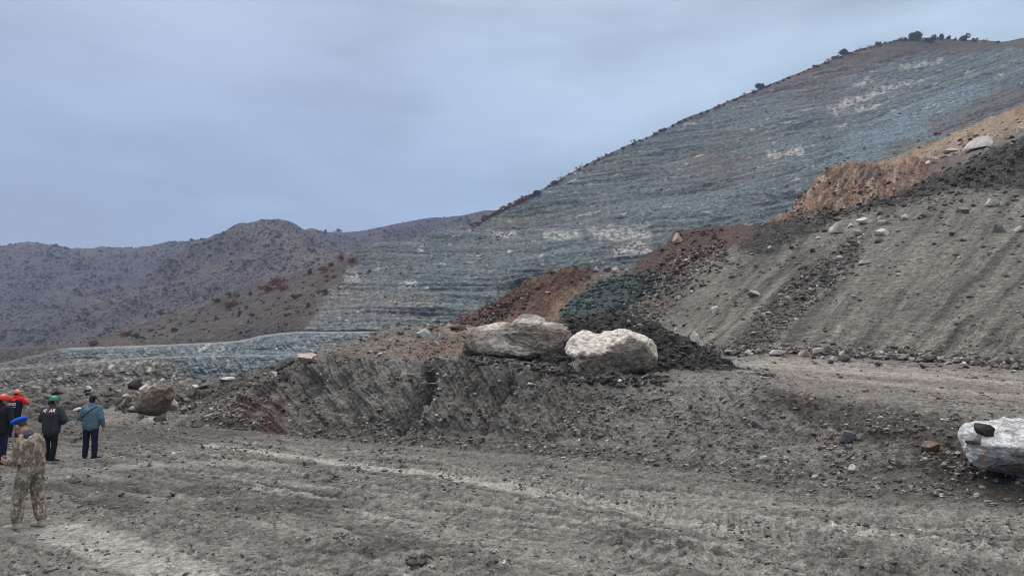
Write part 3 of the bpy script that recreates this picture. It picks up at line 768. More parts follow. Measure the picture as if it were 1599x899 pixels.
def treads(pts, half, pitch, skew, a, seed):
    global tread, tread_c
    w = [gxy(*p) for p in pts]
    d, al, side = line_dist(X, Y, w)
    ph = (al + skew * side) / pitch + 0.06 * fbm2(X / 0.5, Y / 0.5, 2, 0.5, seed)
    k = np.floor(ph); f_ = ph - k
    on = hash2(k, k * 0, seed) > 0.15
    reach = half * (0.6 + 0.4 * hash2(k, k * 0 + 3, seed))
    m = sstep(0.12, 0.20, f_) * sstep(0.46, 0.36, f_) * sstep(reach, reach * 0.8, d + 0.08 * fbm2(X / 0.3, Y / 0.3, 3, 0.6, seed)) * on
    m = m * sstep(-0.35, 0.0, fbm2(X / 0.9, Y / 0.9, 3, 0.5, seed + 1))
    tread = np.maximum(tread, m * 0.035); tread_c = np.maximum(tread_c, m * a)
treads([(1120, 800), (1300, 824), (1450, 844), (1640, 870)], 0.42, 0.27, 0.55, 1.0, 401)
treads([(820, 742), (1000, 772), (1180, 802), (1330, 826)], 0.50, 0.25, -0.7, 0.55, 403)
treads([(1180, 790), (1400, 812), (1640, 838)], 0.45, 0.26, -0.5, 0.5, 405)
treads([(200, 800), (330, 850), (450, 910)], 0.6, 0.19, 0.7, 0.45, 407)
treads([(330, 778), (500, 830), (660, 900)], 0.45, 0.2, 0.6, 0.45, 409)
strip([(560, 790), (760, 840), (1000, 905)], 0.7, 0.3, 0.3, 0.025, 0.2, 0.5)
strip([(1060, 770), (1300, 790), (1599, 812)], 0.7, 0.35, 0.3)
for dyy, wdt, li in ((-16, 0.10, 0.45), (14, 0.12, 0.5), (27, 0.08, 0.4), (46, 0.14, 0.45), (62, 0.09, 0.5), (88, 0.13, 0.4), (-27, 0.08, 0.35)):
    strip([(250 + dyy, 690 + dyy), (450 + dyy, 713 + dyy), (650 + 1.4 * dyy, 737 + dyy * 1.05), (880 + 2 * dyy, 772 + dyy * 1.1), (1180 + 3 * dyy, 832 + 1.1 * dyy)], wdt, li, 0.25)
strip([(760, 746), (1000, 782), (1300, 812), (1640, 838)], 0.12, 0.5, 0.3)
strip([(760, 758), (1000, 797), (1300, 830), (1640, 862)], 0.10, 0.45, 0.3)
strip([(900, 850), (1200, 880), (1500, 905)], 0.16, 0.4, 0.3)
rz0 = rough_z
Z = rough_z * (1 - 0.7 * smooth_w) + tread - 0.02 * smooth_w
Z = Z - 0.03
far = sstep(38, 85, Y); Z = Z * (1 - far) - 4.5 * far - sstep(120, 400, Y) * 4
Z = np.where(Y < 4, Z * 0.3, Z)
P = np.stack([X, Y, Z], -1)
tone = fbm2(X / 2.6, Y / 2.6, 5, 0.6, 157)
c = np.zeros(P.shape) + lin(122, 118, 112)
c = mixc(c, sstep(-0.1, 0.4, tone) * 0.4, lin(126, 121, 115))
c = mixc(c, sstep(0.0, 0.42, -tone) * 0.4, lin(92, 87, 82))
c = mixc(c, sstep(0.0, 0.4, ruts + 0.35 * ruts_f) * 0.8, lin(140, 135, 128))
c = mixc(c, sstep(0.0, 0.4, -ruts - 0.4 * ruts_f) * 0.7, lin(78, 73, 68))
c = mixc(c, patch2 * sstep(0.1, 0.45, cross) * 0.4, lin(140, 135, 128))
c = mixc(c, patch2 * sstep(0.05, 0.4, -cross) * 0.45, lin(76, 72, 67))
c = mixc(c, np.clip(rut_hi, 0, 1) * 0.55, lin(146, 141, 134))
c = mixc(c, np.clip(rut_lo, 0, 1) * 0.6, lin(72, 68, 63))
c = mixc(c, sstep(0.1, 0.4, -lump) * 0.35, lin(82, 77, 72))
c = mixc(c, light * 0.9, lin(176, 171, 163))
c = mixc(c, tread_c * 0.9, lin(172, 168, 161))
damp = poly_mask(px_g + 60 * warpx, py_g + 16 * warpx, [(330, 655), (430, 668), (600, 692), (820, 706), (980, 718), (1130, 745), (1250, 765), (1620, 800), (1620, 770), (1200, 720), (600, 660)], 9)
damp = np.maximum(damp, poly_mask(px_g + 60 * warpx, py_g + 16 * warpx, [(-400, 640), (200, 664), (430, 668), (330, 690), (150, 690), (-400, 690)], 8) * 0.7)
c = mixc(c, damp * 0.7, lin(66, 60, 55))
for (a, b, r1, r2) in ((185, 782, 46, 14), (330, 765, 50, 12), (150, 760, 120, 10), (430, 790, 160, 16), (560, 860, 90, 14), (980, 830, 90, 10)):
    blob = np.exp(-(((px_g - a) / r1) ** 2 + ((py_g - b) / r2) ** 2))
    c = mixc(c, sstep(0.2, 0.7, blob + 0.35 * lump) * 0.55, lin(66, 61, 57))
c *= 0.87
c *= ((1 + 0.32 * grit + 0.12 * lump) * grain(grit.shape, 9, 0.10))[..., None]
M_ground = earth_mat("churned_mud", 5.0, 0.22, 0.7, 0.05, [(16, 0.965), (34, 0.95)], (0.30, 0.29, 0.28), 0.8, crumb=0.55)
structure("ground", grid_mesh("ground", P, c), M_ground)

# ------------------------------------------------------------------ mud bank with the upper track on top
toe_px = [(260, 662), (340, 666), (400, 672), (460, 682), (600, 692), (700, 697), (800, 706), (950, 717), (1050, 729), (1130, 746), (1250, 765), (1400, 776), (1599, 792), (1800, 812), (2150, 850)]
toe = [(a, b, float(ground_Y(a, b))) for a, b in toe_px]
def lift(a, Y, z):
    X_ = (a - CX) / F * Y / CP
    p_ = project(np.array([X_, Y, z])); return (a, float(p_[1]), Y)
front = [lift(a, float(ground_Y(a, b)) - 1.1, -0.22) for a, b in toe_px]
talus = [lift(a, float(ground_Y(a, b)) + 0.75, 0.34) for a, b in toe_px]
crest = [(260, 656, 40), (300, 651, 39.5), (340, 640, 38.5), (390, 612, 37), (430, 592, 36), (470, 572, 35), (505, 556, 33), (540, 553, 31.5), (600, 557, 29.5), (650, 562, 28.7), (720, 567, 28), (800, 572, 27),
         (860, 577, 26.2), (905, 590, 25), (1030, 597, 23.2), (1140, 598, 21.2), (1180, 603, 20), (1300, 627, 18), (1400, 641, 16.7), (1480, 651, 15.9), (1599, 660, 15), (1800, 678, 13.6), (2150, 705, 12)]
def between(a, b, f, dy=0.0):
    xs = np.array([p[0] for p in b], float); a = np.asarray(a, float); b = np.asarray(b, float)
    ay = pchip(a[:, 0], a[:, 1], xs); aY = pchip(a[:, 0], a[:, 2], xs)
    return [(x, y0 + (y1 - y0) * f + dy, Y0 + (Y1 - Y0) * f) for x, y0, Y0, y1, Y1 in zip(xs, ay, aY, b[:, 1], b[:, 2])]
H_rows = [front, toe, talus, between(toe, crest, 0.50, 0), crest,
    [(260, 655, 46), (300, 648, 45), (340, 634, 44), (390, 607, 44), (430, 588, 44), (470, 566, 44), (505, 551, 43), (540, 546, 42), (560, 541, 41), (600, 532, 40), (640, 542, 37), (680, 556, 34), (720, 563, 32), (800, 568, 31.5), (900, 576, 30),
     (1030, 582, 29), (1140, 580, 28), (1250, 590, 27), (1400, 602, 25), (1480, 612, 23.5), (1599, 624, 22), (1800, 640, 20), (2150, 664, 17)],
    [(260, 654, 56), (300, 646, 55), (340, 630, 54), (390, 604, 54), (430, 586, 54), (470, 563, 53), (505, 549, 52), (560, 533, 50), (600, 522, 49), (640, 517, 48), (700, 512, 47), (760, 520, 45), (860, 545, 43), (1030, 562, 43), (1140, 559, 46), (1200, 556, 45), (1350, 562, 41),
     (1500, 571, 37.2), (1599, 580, 34.4), (1800, 600, 30), (2150, 630, 24.5)],
    [(260, 668, 80), (390, 640, 78), (505, 590, 76), (640, 560, 74), (760, 555, 70), (860, 560, 62), (1030, 572, 55), (1140, 572, 53), (1350, 572, 50), (1599, 592, 44), (2150, 640, 34)]]
P, sx, sy, t = patch(H_rows, 260, 2150, 1420, [16, 26, 70, 80, 90, 90, 30])
P = P.copy()
t = np.where(t < 2, t * 0.5 + 0.0, t - 1)
nrm = grid_normals(P)
if nrm[60, 600, 2] < 0: nrm = -nrm
facem = (0.35 + 0.65 * sstep(0.8, 1.4, t)) * sstep(0.3, 0.55, t) * sstep(3.15, 2.75, t)
top = sstep(2.9, 3.2, t)
sh = sx + 26 * t * 1.6                                   # runnels lean down to the left
run_r = fbm2(sh / 26 + 0.4 * fbm2(sx / 60, t * 1.5, 3, 0.5, 161), t * 0.55 + sx / 500, 5, 0.55, 163, ridged=True)
run_f = fbm2(sh / 9, t * 0.9, 4, 0.6, 165, ridged=True)
big = fbm3(P[..., 0] / 2.2, P[..., 1] / 2.2, P[..., 2] / 2.2, 4, 0.55, 167)
med = fbm3(P[..., 0] / 0.7, P[..., 1] / 0.7, P[..., 2] / 0.7, 5, 0.62, 169)
rdg3 = fbm3(P[..., 0] / 1.1, P[..., 1] / 1.1, P[..., 2] / 1.1, 5, 0.6, 171, ridged=True)
strong = np.clip(1.25 - np.abs(sx - 640) / 420, 0.25, 1.1)
disp = facem * (0.34 * run_r * strong + 0.07 * run_f * strong + 0.45 * big + 0.20 * med + 0.12 * rdg3)
runs2 = poly_mask(sx, sy, [(840, 572), (760, 572), (690, 690), (850, 690), (830, 640)], 25)
disp += facem * runs2 * 0.30 * fbm2((sx + 0.75 * sy) / 15, (sy - sx) / 190, 4, 0.5, 173, ridged=True)
road_u = P[..., 0] * 0.9 + P[..., 1] * -0.43
road_v = P[..., 0] * 0.43 + P[..., 1] * 0.9
road_ruts = fbm2(road_u / 9, road_v / 0.75, 4, 0.55, 175)
roadm = top * sstep(1080, 1200, sx)
disp += top * (1 - roadm) * (0.3 * big + 0.26 * med + 0.16 * rdg3) + roadm * (0.16 * road_ruts + 0.05 * big + 0.09 * med)
lip = np.exp(-((t - 3) / 0.25) ** 2)
disp += lip * 0.16 * fbm2(sx / 22, sx * 0 + t * 2, 4, 0.6, 177)
# a slot washed into the bank, and a slump scar left of it
for pts, w, dep in (([(672, 580), (676, 596), (668, 620), (648, 648), (628, 672)], 10, 1.5), ([(500, 600), (470, 650), (440, 680)], 14, 0.6), ([(560, 575), (540, 610), (556, 650)], 9, 0.25),
                    ([(800, 602), (775, 650), (760, 676)], 9, 0.8), ([(845, 585), (800, 640)], 7, 0.5), ([(1135, 600), (1090, 690)], 12, 0.2), ([(520, 640), (560, 652), (556, 640)], 8, 0.3)):
    d, al, sd = line_dist(sx + 5 * run_f, sy, pts)
    disp -= facem * dep * np.exp(-(d / w) ** 2)
P += nrm * disp[..., None]
nf = fbm3(P[..., 0] / 0.25, P[..., 1] / 0.25, P[..., 2] / 0.25, 4, 0.65, 179)
nb = fbm3(P[..., 0] / 3.0, P[..., 1] / 3.0, P[..., 2] / 3.0, 5, 0.58, 181)
c = np.zeros(P.shape) + lin(108, 104, 99)
c = mixc(c, sstep(-0.05, 0.4, nb) * 0.7, lin(132, 127, 121))
c = mixc(c, sstep(0.0, 0.4, -nb) * 0.7, lin(70, 65, 60))
c = mixc(c, sstep(0.15, 0.5, med) * facem * 0.4, lin(116, 110, 102))
wp = 14 * fbm2(sx / 24, sy / 24, 4, 0.6, 183)
wet = poly_mask(sx + wp, sy + 0.5 * wp, [(300, 672), (460, 688), (700, 702), (950, 722), (1130, 750), (1250, 772), (1620, 800), (1620, 740), (1330, 735), (1130, 722), (900, 700), (600, 676), (430, 655)], 8)
c = mixc(c, wet * 0.55, lin(72, 66, 61))
wet2 = poly_mask(sx + wp, sy + 0.5 * wp, [(1180, 604), (1300, 626), (1420, 640), (1520, 655), (1620, 664), (1620, 800), (1480, 770), (1400, 700), (1300, 668), (1200, 640)], 12)
c = mixc(c, wet2 * 0.62, lin(64, 57, 52))
rusty = poly_mask(sx + wp, sy + wp, [(330, 670), (352, 636), (400, 622), (450, 612), (470, 600), (440, 650), (425, 676)], 8)
c = mixc(c, rusty * 0.85, lin(74, 56, 50))
dkl = poly_mask(sx + wp, sy + wp, [(280, 662), (330, 640), (400, 602), (480, 560), (520, 556), (470, 590), (390, 630)], 8)
c = mixc(c, dkl * 0.6, lin(66, 62, 58))
path = line_dist(sx + 0.5 * wp, sy + 0.3 * wp, [(392, 668), (418, 640), (445, 618), (480, 590), (505, 566)])[0]
c = mixc(c, sstep(9, 4, path) * 0.75, lin(116, 111, 103))
heapb = poly_mask(sx + wp, sy + 0.5 * wp, [(500, 560), (560, 536), (620, 516), (720, 505), (740, 520), (730, 566), (650, 562), (560, 556)], 6)
c = mixc(c, heapb * 0.8, lin(102, 90, 81))
c = mixc(c, heapb * sstep(0.0, 0.4, nb + 0.5 * nf) * 0.6, lin(128, 119, 111))
c = mixc(c, heapb * poly_mask(sx + wp, sy + wp, [(640, 560), (680, 535), (720, 545), (700, 565)], 8) * 0.5, lin(122, 86, 72))
tanp = poly_mask(sx + wp * 0.5, sy + wp * 0.3, [(690, 514), (720, 504), (742, 512), (735, 524), (700, 522)], 3)
c = mixc(c, tanp * 0.8, lin(148, 128, 112))
lip_l = poly_mask(sx + wp, sy + 0.4 * wp, [(650, 561), (760, 565), (860, 572), (905, 588), (860, 590), (760, 576)], 4)
c = mixc(c, lip_l * 0.7, lin(134, 128, 119))
lip_r = poly_mask(sx + wp, sy + 0.4 * wp, [(940, 594), (1140, 592), (1200, 606), (1290, 622), (1200, 622), (1060, 606)], 6)
c = mixc(c, lip_r * 0.35, lin(124, 118, 110))
c = mixc(c, roadm * 0.7, lin(116, 110, 103))
for pts, w, a in (([(1150, 568), (1260, 574), (1400, 584), (1620, 604), (1900, 630)], 5, 0.8), ([(1150, 580), (1300, 592), (1450, 606), (1620, 622), (1900, 648)], 3, 0.5), ([(1200, 562), (1350, 570), (1620, 592)], 3, 0.45)):
    d = line_dist(sx + 0.3 * wp, sy + 0.15 * wp, pts)[0]
    c = mixc(c, roadm * sstep(w * 1.6, w * 0.5, d + 2 * nf) * a, lin(152, 146, 138))
c = mixc(c, roadm * sstep(0.05, 0.4, -road_ruts) * 0.55, lin(82, 77, 71))
c *= 1.18 * ((1 + 0.26 * nf + 0.18 * med) * grain(nf.shape, 11, 0.10))[..., None]
M_bank = earth_mat("mud_bank_earth", 3.4, 0.24, 0.8, 0.08, [(9, 0.95), (20, 0.92)], (0.28, 0.27, 0.26), 0.8, crumb=0.6)
structure("mud_bank_terrain", grid_mesh("mud_bank_terrain", P, c), M_bank)

# ------------------------------------------------------------------ slumped slabs of mud at the pit's edge, left
gy = lambda a, b, z=0.0: (a, b, float(ground_Y(a, b, z)))
G_rows = [
    [gy(-600, 668, -0.5), gy(0, 666, -0.5), gy(200, 672, -0.5), gy(340, 678, -0.5), gy(560, 690, -0.5)],
    [gy(-600, 656), gy(0, 656), gy(100, 656), gy(200, 662), gy(280, 665), gy(340, 668), gy(420, 672), gy(560, 684)],
    [(-600, 642, 40), (0, 640, 40), (100, 640, 40), (160, 640, 40), (230, 645, 39.5), (290, 655, 38.5), (340, 655, 38), (420, 640, 38), (560, 640, 38)],
    [(-600, 628, 48), (0, 623, 48), (100, 620, 48), (180, 618, 48), (240, 622, 48), (300, 616, 48), (370, 602, 48), (430, 590, 48), (480, 575, 48), (560, 562, 48)],
    [(-600, 620, 60), (0, 615, 60), (80, 613, 60), (150, 610, 60), (205, 606, 60), (260, 605, 60), (300, 602, 60), (340, 597, 60), (370, 592, 60), (400, 584, 59), (430, 575, 58), (470, 562, 57), (510, 552, 56), (560, 548, 56)],
    [(-600, 640, 80), (0, 634, 80), (205, 630, 80), (340, 622, 80), (430, 610, 80), (560, 590, 80)],
    [(-600, 650, 140), (0, 645, 140), (560, 640, 140)]]
P, sx, sy, t = patch(G_rows, -600, 560, 560, [8, 50, 60, 70, 14, 6], smooth=False)
P = P.copy()
inn = sstep(1.0, 1.4, t) * sstep(5, 4.2, t)
vx, vy = P[..., 0] / 2.6, P[..., 1] / 3.2
vx = vx + 0.35 * fbm2(vx, vy, 3, 0.5, 191); vy = vy + 0.35 * fbm2(vx + 9, vy, 3, 0.5, 192)
d1, d2, rid, ox, oy = voro2(vx, vy, 4)
crack = sstep(0.16, 0.02, d2 - d1)
P[..., 2] += inn * (0.55 * (rid - 0.5) + 0.35 * (hash2(np.floor(rid * 997), np.floor(rid * 77), 1) - 0.5) * ox + 0.55 * (rid - 0.3) * oy - 0.45 * crack)
d1b, d2b, rb, oxb, oyb = voro2(vx * 2.7, vy * 2.7, 14)
rough = poly_mask(sx, sy, [(60, 605), (200, 612), (420, 570), (520, 545), (520, 620), (300, 640), (150, 630)], 25)
P[..., 2] += inn * rough * (0.4 * (rb - 0.5) + 0.25 * oyb - 0.2 * sstep(0.12, 0.0, d2b - d1b))
P[..., 2] += inn * 0.3 * fbm3(P[..., 0] / 1.2, P[..., 1] / 1.2, P[..., 2], 5, 0.6, 195) + 0.03 * fbm2(P[..., 0] / 0.4, P[..., 1] / 0.4, 4, 0.6, 197)
nf = fbm2(sx / 4, sy / 3, 4, 0.65, 199); nb = fbm2(sx / 50, sy / 16, 4, 0.6, 201)
wp = 10 * fbm2(sx / 24, sy / 14, 4, 0.6, 203)
c = np.zeros(P.shape) + lin(94, 89, 83)
c = mixc(c, sstep(0.0, 0.4, nb) * 0.6, lin(112, 107, 101)); c = mixc(c, sstep(0.0, 0.4, -nb) * 0.6, lin(72, 68, 63))
c = mixc(c, rid * 0.3, lin(116, 112, 106))
c = mixc(c, crack * 0.5, lin(62, 58, 54))
slab = poly_mask(sx + wp, sy + 0.4 * wp, [(150, 641), (200, 638), (240, 645), (285, 656), (260, 661), (150, 660)], 4)
c = mixc(c, slab * 0.8, lin(136, 130, 124))
pinkp = poly_mask(sx + wp, sy + 0.4 * wp, [(225, 655), (250, 645), (280, 648), (286, 660), (262, 664)], 3)
c = mixc(c, pinkp * 0.85, lin(176, 158, 148))
c = mixc(c, poly_mask(sx + wp, sy + wp, [(120, 612), (200, 608), (240, 625), (200, 634), (120, 630)], 6) * 0.4, lin(110, 106, 101))
c = mixc(c, poly_mask(sx + wp, sy + wp, [(290, 612), (380, 592), (460, 560), (520, 552), (460, 600), (340, 640), (300, 650)], 10) * 0.55, lin(70, 66, 62))
c = mixc(c, poly_mask(sx + wp * 0.5, sy + wp * 0.5, [(376, 588), (400, 566), (425, 561), (440, 566), (420, 580), (400, 590)], 4) * 0.7, lin(108, 98, 86))
c *= ((1 + 0.5 * nf) * grain(nf.shape, 13, 0.12))[..., None]
structure("slumped_ground", grid_mesh("slumped_ground", P, c), M_bank)

# ------------------------------------------------------------------ dark heap of wet soil behind the pale boulder
D_rows = [
    [(820, 592, 28.0), (860, 592, 27.2), (1000, 606, 25.4), (1100, 606, 24.3), (1180, 610, 23.3), (1215, 612, 23)],
    [(820, 585, 29.0), (860, 584, 28.4), (1000, 598, 26.6), (1100, 600, 25.4), (1160, 602, 24.5), (1215, 604, 24)],
    [(820, 572, 30.2), (870, 545, 30.0), (930, 538, 29.0), (1000, 545, 28.2), (1060, 560, 27.5), (1110, 580, 26.8), (1160, 597, 25.6), (1215, 600, 25)],
    [(820, 556, 31.5), (845, 530, 31.5), (870, 515, 31.5), (900, 506, 31.5), (930, 502, 31.4), (960, 501, 31), (985, 504, 30.8), (1010, 511, 30.4), (1040, 524, 30), (1065, 533, 29.6), (1100, 553, 29), (1125, 570, 28.4), (1145, 585, 27.4), (1170, 596, 26.6), (1215, 598, 26)],
    [(820, 570, 34), (930, 515, 35), (1010, 525, 34), (1100, 570, 32), (1215, 600, 28)],
    [(820, 595, 37), (930, 590, 38), (1010, 590, 37), (1100, 590, 35), (1215, 606, 30)]]
P, sx, sy, t = patch(D_rows, 820, 1215, 420, [4, 70, 80, 30, 10])
P = P.copy(); nrm = grid_normals(P)
if nrm[60, 200, 2] < 0: nrm = -nrm
cl = fbm3(P[..., 0] / 0.55, P[..., 1] / 0.55, P[..., 2] / 0.55, 5, 0.62, 211)
cr = fbm3(P[..., 0] / 0.9, P[..., 1] / 0.9, P[..., 2] / 0.9, 5, 0.6, 213, ridged=True)
P += nrm * (sstep(0.3, 1.2, t) * (0.5 * cl + 0.3 * cr))[..., None]
nf = fbm3(P[..., 0] / 0.2, P[..., 1] / 0.2, P[..., 2] / 0.2, 4, 0.65, 215)
c = np.zeros(P.shape) + lin(74, 71, 68)
c = mixc(c, sstep(0.1, 0.5, cl) * 0.4, lin(84, 79, 73))
c *= (1 + 0.25 * nf)[..., None]
structure("soil_heap_terrain", grid_mesh("soil_heap_terrain", P, c), M_bank)
# ------------------------------------------------------------------ placing things on the terrain
bpy.context.view_layer.update()
DG = bpy.context.evaluated_depsgraph_get()
RND = random.Random(11)
def cast(px, py):
    """where the line of sight through a photo pixel meets the terrain built so far"""
    d = ray_dir(px, py)
    ok, loc, nor, idx, ob, mat = scene.ray_cast(DG, Vector(CAM) + d * 0.5, d)
    if not ok:
        return None
    return loc, nor, ob.name, (loc - Vector(CAM)).dot(Vector((0, CP, SP)))
def drop_on(x, y, z0=200):
    ok, loc, nor, idx, ob, mat = scene.ray_cast(DG, Vector((x, y, z0)), Vector((0, 0, -1)))
    return (loc, nor) if ok else (Vector((x, y, 0)), Vector((0, 0, 1)))

def icosphere(sub):
    t = (1 + 5 ** 0.5) / 2
    v = [(-1, t, 0), (1, t, 0), (-1, -t, 0), (1, -t, 0), (0, -1, t), (0, 1, t), (0, -1, -t), (0, 1, -t), (t, 0, -1), (t, 0, 1), (-t, 0, -1), (-t, 0, 1)]
    f = [(0, 11, 5), (0, 5, 1), (0, 1, 7), (0, 7, 10), (0, 10, 11), (1, 5, 9), (5, 11, 4), (11, 10, 2), (10, 7, 6), (7, 1, 8), (3, 9, 4), (3, 4, 2), (3, 2, 6), (3, 6, 8), (3, 8, 9),
         (4, 9, 5), (2, 4, 11), (6, 2, 10), (8, 6, 7), (9, 8, 1)]
    v = [np.array(a) / np.linalg.norm(a) for a in v]
    for _ in range(sub):
        cache = {}; nf = []
        def midp(a, b):
            k = (min(a, b), max(a, b))
            if k not in cache:
                m = v[a] + v[b]; v.append(m / np.linalg.norm(m)); cache[k] = len(v) - 1
            return cache[k]
        for a, b, c in f:
            ab, bc, ca = midp(a, b), midp(b, c), midp(c, a)
            nf += [(a, ab, ca), (b, bc, ab), (c, ca, bc), (ab, bc, ca)]
        f = nf
    return np.array(v), np.array(f)
ICO = {k: icosphere(k) for k in (0, 1, 2, 3, 4, 5)}
ICO[6] = icosphere(6)

def chip(V, seed, n=9, lo=0.55, hi=0.9, keep=0.06):
    """cut flat faces into a ball"""
    r = np.random.RandomState(seed)
    for i in range(n):
        d = r.normal(size=3); d /= np.linalg.norm(d)
        h = r.uniform(lo, hi)
        k = V @ d
        V = np.where((k > h)[:, None], V - np.outer((k - h) * (1 - keep), d), V)
    return V

def rock_mat(name, base, second, third=None, scale=3.0, bumpd=0.05, contrast=0.3, third_lo=0.58):
    q = NT(name)
    n1 = q.noise(scale, 8, 0.65); n2 = q.noise(scale * 0.45, 5, 0.6); n3 = q.noise(scale * 2.6, 6, 0.7)
    c = q.mix(q.rng(n2, 0.42, 0.58, 0, 1, True), base, second)
    if third is not None:
        c = q.mix(q.rng(n1, third_lo, third_lo + 0.09, 0, 1, True), c, third)
    gc = q.n("ShaderNodeCombineColor"); g = q.rng(n3, 0.3, 0.7, 1 - contrast, 1 + contrast)
    for i in range(3): q.l(g, gc.inputs[i])
    c = q.mix(1.0, c, gc.outputs[0], 'MULTIPLY')
    nb = q.bump(n1, 0.8, bumpd); nb = q.bump(n3, 0.6, bumpd * 0.35, nb)
    return q.finish(c, 0.92, nb, 0.2)

ROCKM = {
    "pale": rock_mat("pale_stone", lin(196, 190, 182), lin(168, 162, 154), lin(212, 208, 202), 2.2),
    "grey": rock_mat("grey_stone", lin(128, 123, 117), lin(102, 98, 93), lin(152, 147, 140), 2.2),
    "dark": rock_mat("dark_stone", lin(68, 64, 61), lin(54, 51, 49), lin(86, 82, 78), 2.2),
    "pink": rock_mat("pink_stone", lin(178, 160, 150), lin(150, 132, 123), lin(200, 186, 178), 2.2),
    "blue": rock_mat("bluish_stone", lin(112, 110, 116), lin(90, 89, 95), lin(142, 140, 144), 3.2),
    "green": rock_mat("greenish_pale_stone", lin(160, 168, 164), lin(136, 146, 142), lin(182, 186, 180), 2.2),
    "brown": rock_mat("brown_stone", lin(112, 99, 90), lin(90, 77, 70), lin(144, 130, 118), 2.2),
}
ROCK_MESH = {}
def rock_mesh(kind, variant, sub=3):
    key = (kind, variant, sub)
    if key not in ROCK_MESH:
        V, f = ICO[sub]
        sd = variant * 13 + 5
        V = V.copy()
        r = np.random.RandomState(sd + 100)
        V = V * (1 + 0.28 * fbm3(V[:, 0] * 1.1 + sd, V[:, 1] * 1.1, V[:, 2] * 1.1, 3, 0.5, sd)[:, None])
        V = chip(V, sd, 13, 0.40, 0.72)
        V = V * (1 + 0.06 * fbm3(V[:, 0] * 3.2 + sd, V[:, 1] * 3.2, V[:, 2] * 3.2, 3, 0.6, sd + 1)[:, None])
        V /= (V.max(0) - V.min(0)).max()
        me = raw_mesh("rock", V, f, sub >= 4)
        me.materials.append(ROCKM[kind])
        ROCK_MESH[key] = me
    return ROCK_MESH[key]

def tag(o, label, cat, group=None):
    o["label"] = label; o["category"] = cat
    if group: o["group"] = group
    return o

def place_rock(px, py, w, h, kind, label, group=None, name="rock", variant=None, sub=3, tilt=0.0, sink=0.18, depth=0.8, rx=None):
    """px, py: centre of the rock in the photo; w, h its size there"""
    hit = cast(px, py + h * 0.35)
    if hit is None: return None
    loc, nor, on, dist = hit
    k = dist / F
    v = RND.randrange(7) if variant is None else variant
    o = bpy.data.objects.new(name, rock_mesh(kind, v, sub))
    sw, shh = w * k * 1.08, h * k * 1.15
    o.scale = (sw, max(sw, shh) * depth, shh)
    o.rotation_euler = (RND.uniform(-0.15, 0.15) if rx is None else rx, tilt, RND.uniform(-0.3, 0.3) + (math.pi if RND.random() < 0.5 else 0))
    o.location = loc + Vector((0, 0.15 * sw, shh * (0.5 - sink))) - Vector((0, 0, shh * 0.06))
    tag(o, label, "rock", group)
    return link(o)

# ------------------------------------------------------------------ loose stones nobody could count
def scatter(name, pts, sizes, cols, sub=1, seed=1, m=None, flat=0.7):
    r = np.random.RandomState(seed)
    base = []
    for k in range(8):
        V, f = ICO[sub]
        V = V * (1 + 0.3 * r.normal(size=(len(V), 1)) * 0.6)
        V = chip(V, seed * 50 + k, 6, 0.45, 0.8, 0.1)
        base.append(V)
    f = ICO[sub][1]; nv = len(ICO[sub][0]); n = len(pts)
    which = r.randint(0, 8, n)
    V = np.stack(base)[which]
    a = r.rand(n) * 6.283; ca, sa = np.cos(a), np.sin(a)
    st = r.uniform(0.65, 1.35, (n, 3)) * np.array([1, 1, flat])
    V = V * st[:, None, :] * (np.asarray(sizes) * 0.5)[:, None, None]
    x = V[..., 0] * ca[:, None] - V[..., 1] * sa[:, None]; y = V[..., 0] * sa[:, None] + V[..., 1] * ca[:, None]
    V = np.stack([x, y, V[..., 2]], -1) + np.asarray(pts)[:, None, :]
    faces = (f[None] + (np.arange(n) * nv)[:, None, None]).reshape(-1, 3)
    col = np.repeat(np.asarray(cols)[:, None, :], nv, 1).reshape(-1, 3)
    me = raw_mesh(name, V.reshape(-1, 3), faces, False, col)
    me.materials.append(m)
    o = bpy.data.objects.new(name, me); o["kind"] = "stuff"
    return link(o)
M_loose = earth_mat("loose_stone", 6.0, 0.25, 0.5, 0.03)

def mesh_pts(obname, seed, n, accept, zoff=0.0):
    """random vertices of a terrain mesh (photo column and row given to accept), denser where the mesh is denser"""
    me = bpy.data.objects[obname].data
    co = np.empty(len(me.vertices) * 3, np.float32); me.vertices.foreach_get("co", co); co = co.reshape(-1, 3).astype(float)
    sx, sy = project(co)
    w = accept(sx, sy, co)
    r = np.random.RandomState(seed)
    w = w / w.sum()
    k = r.choice(len(co), n, p=w)
    p = co[k] + r.normal(size=(n, 3)) * np.array([0.03, 0.03, 0]) * (co[k][:, 1:2] / 20)
    p[:, 2] += zoff
    return p, sx[k], sy[k], r
def tones(r, n, stops, jit=0.15):
    """stops: list of (weight, colour)"""
    w = np.array([s[0] for s in stops], float); cc = np.array([s[1] for s in stops])
    k = r.choice(len(stops), n, p=w / w.sum())
    return cc[k] * (1 + jit * r.normal(size=(n, 1)))
def noisy(sx, sy, sc, seed, lo=-0.1, hi=0.3):
    return sstep(lo, hi, fbm2(sx / sc, sy / (sc * 0.45), 4, 0.6, seed))

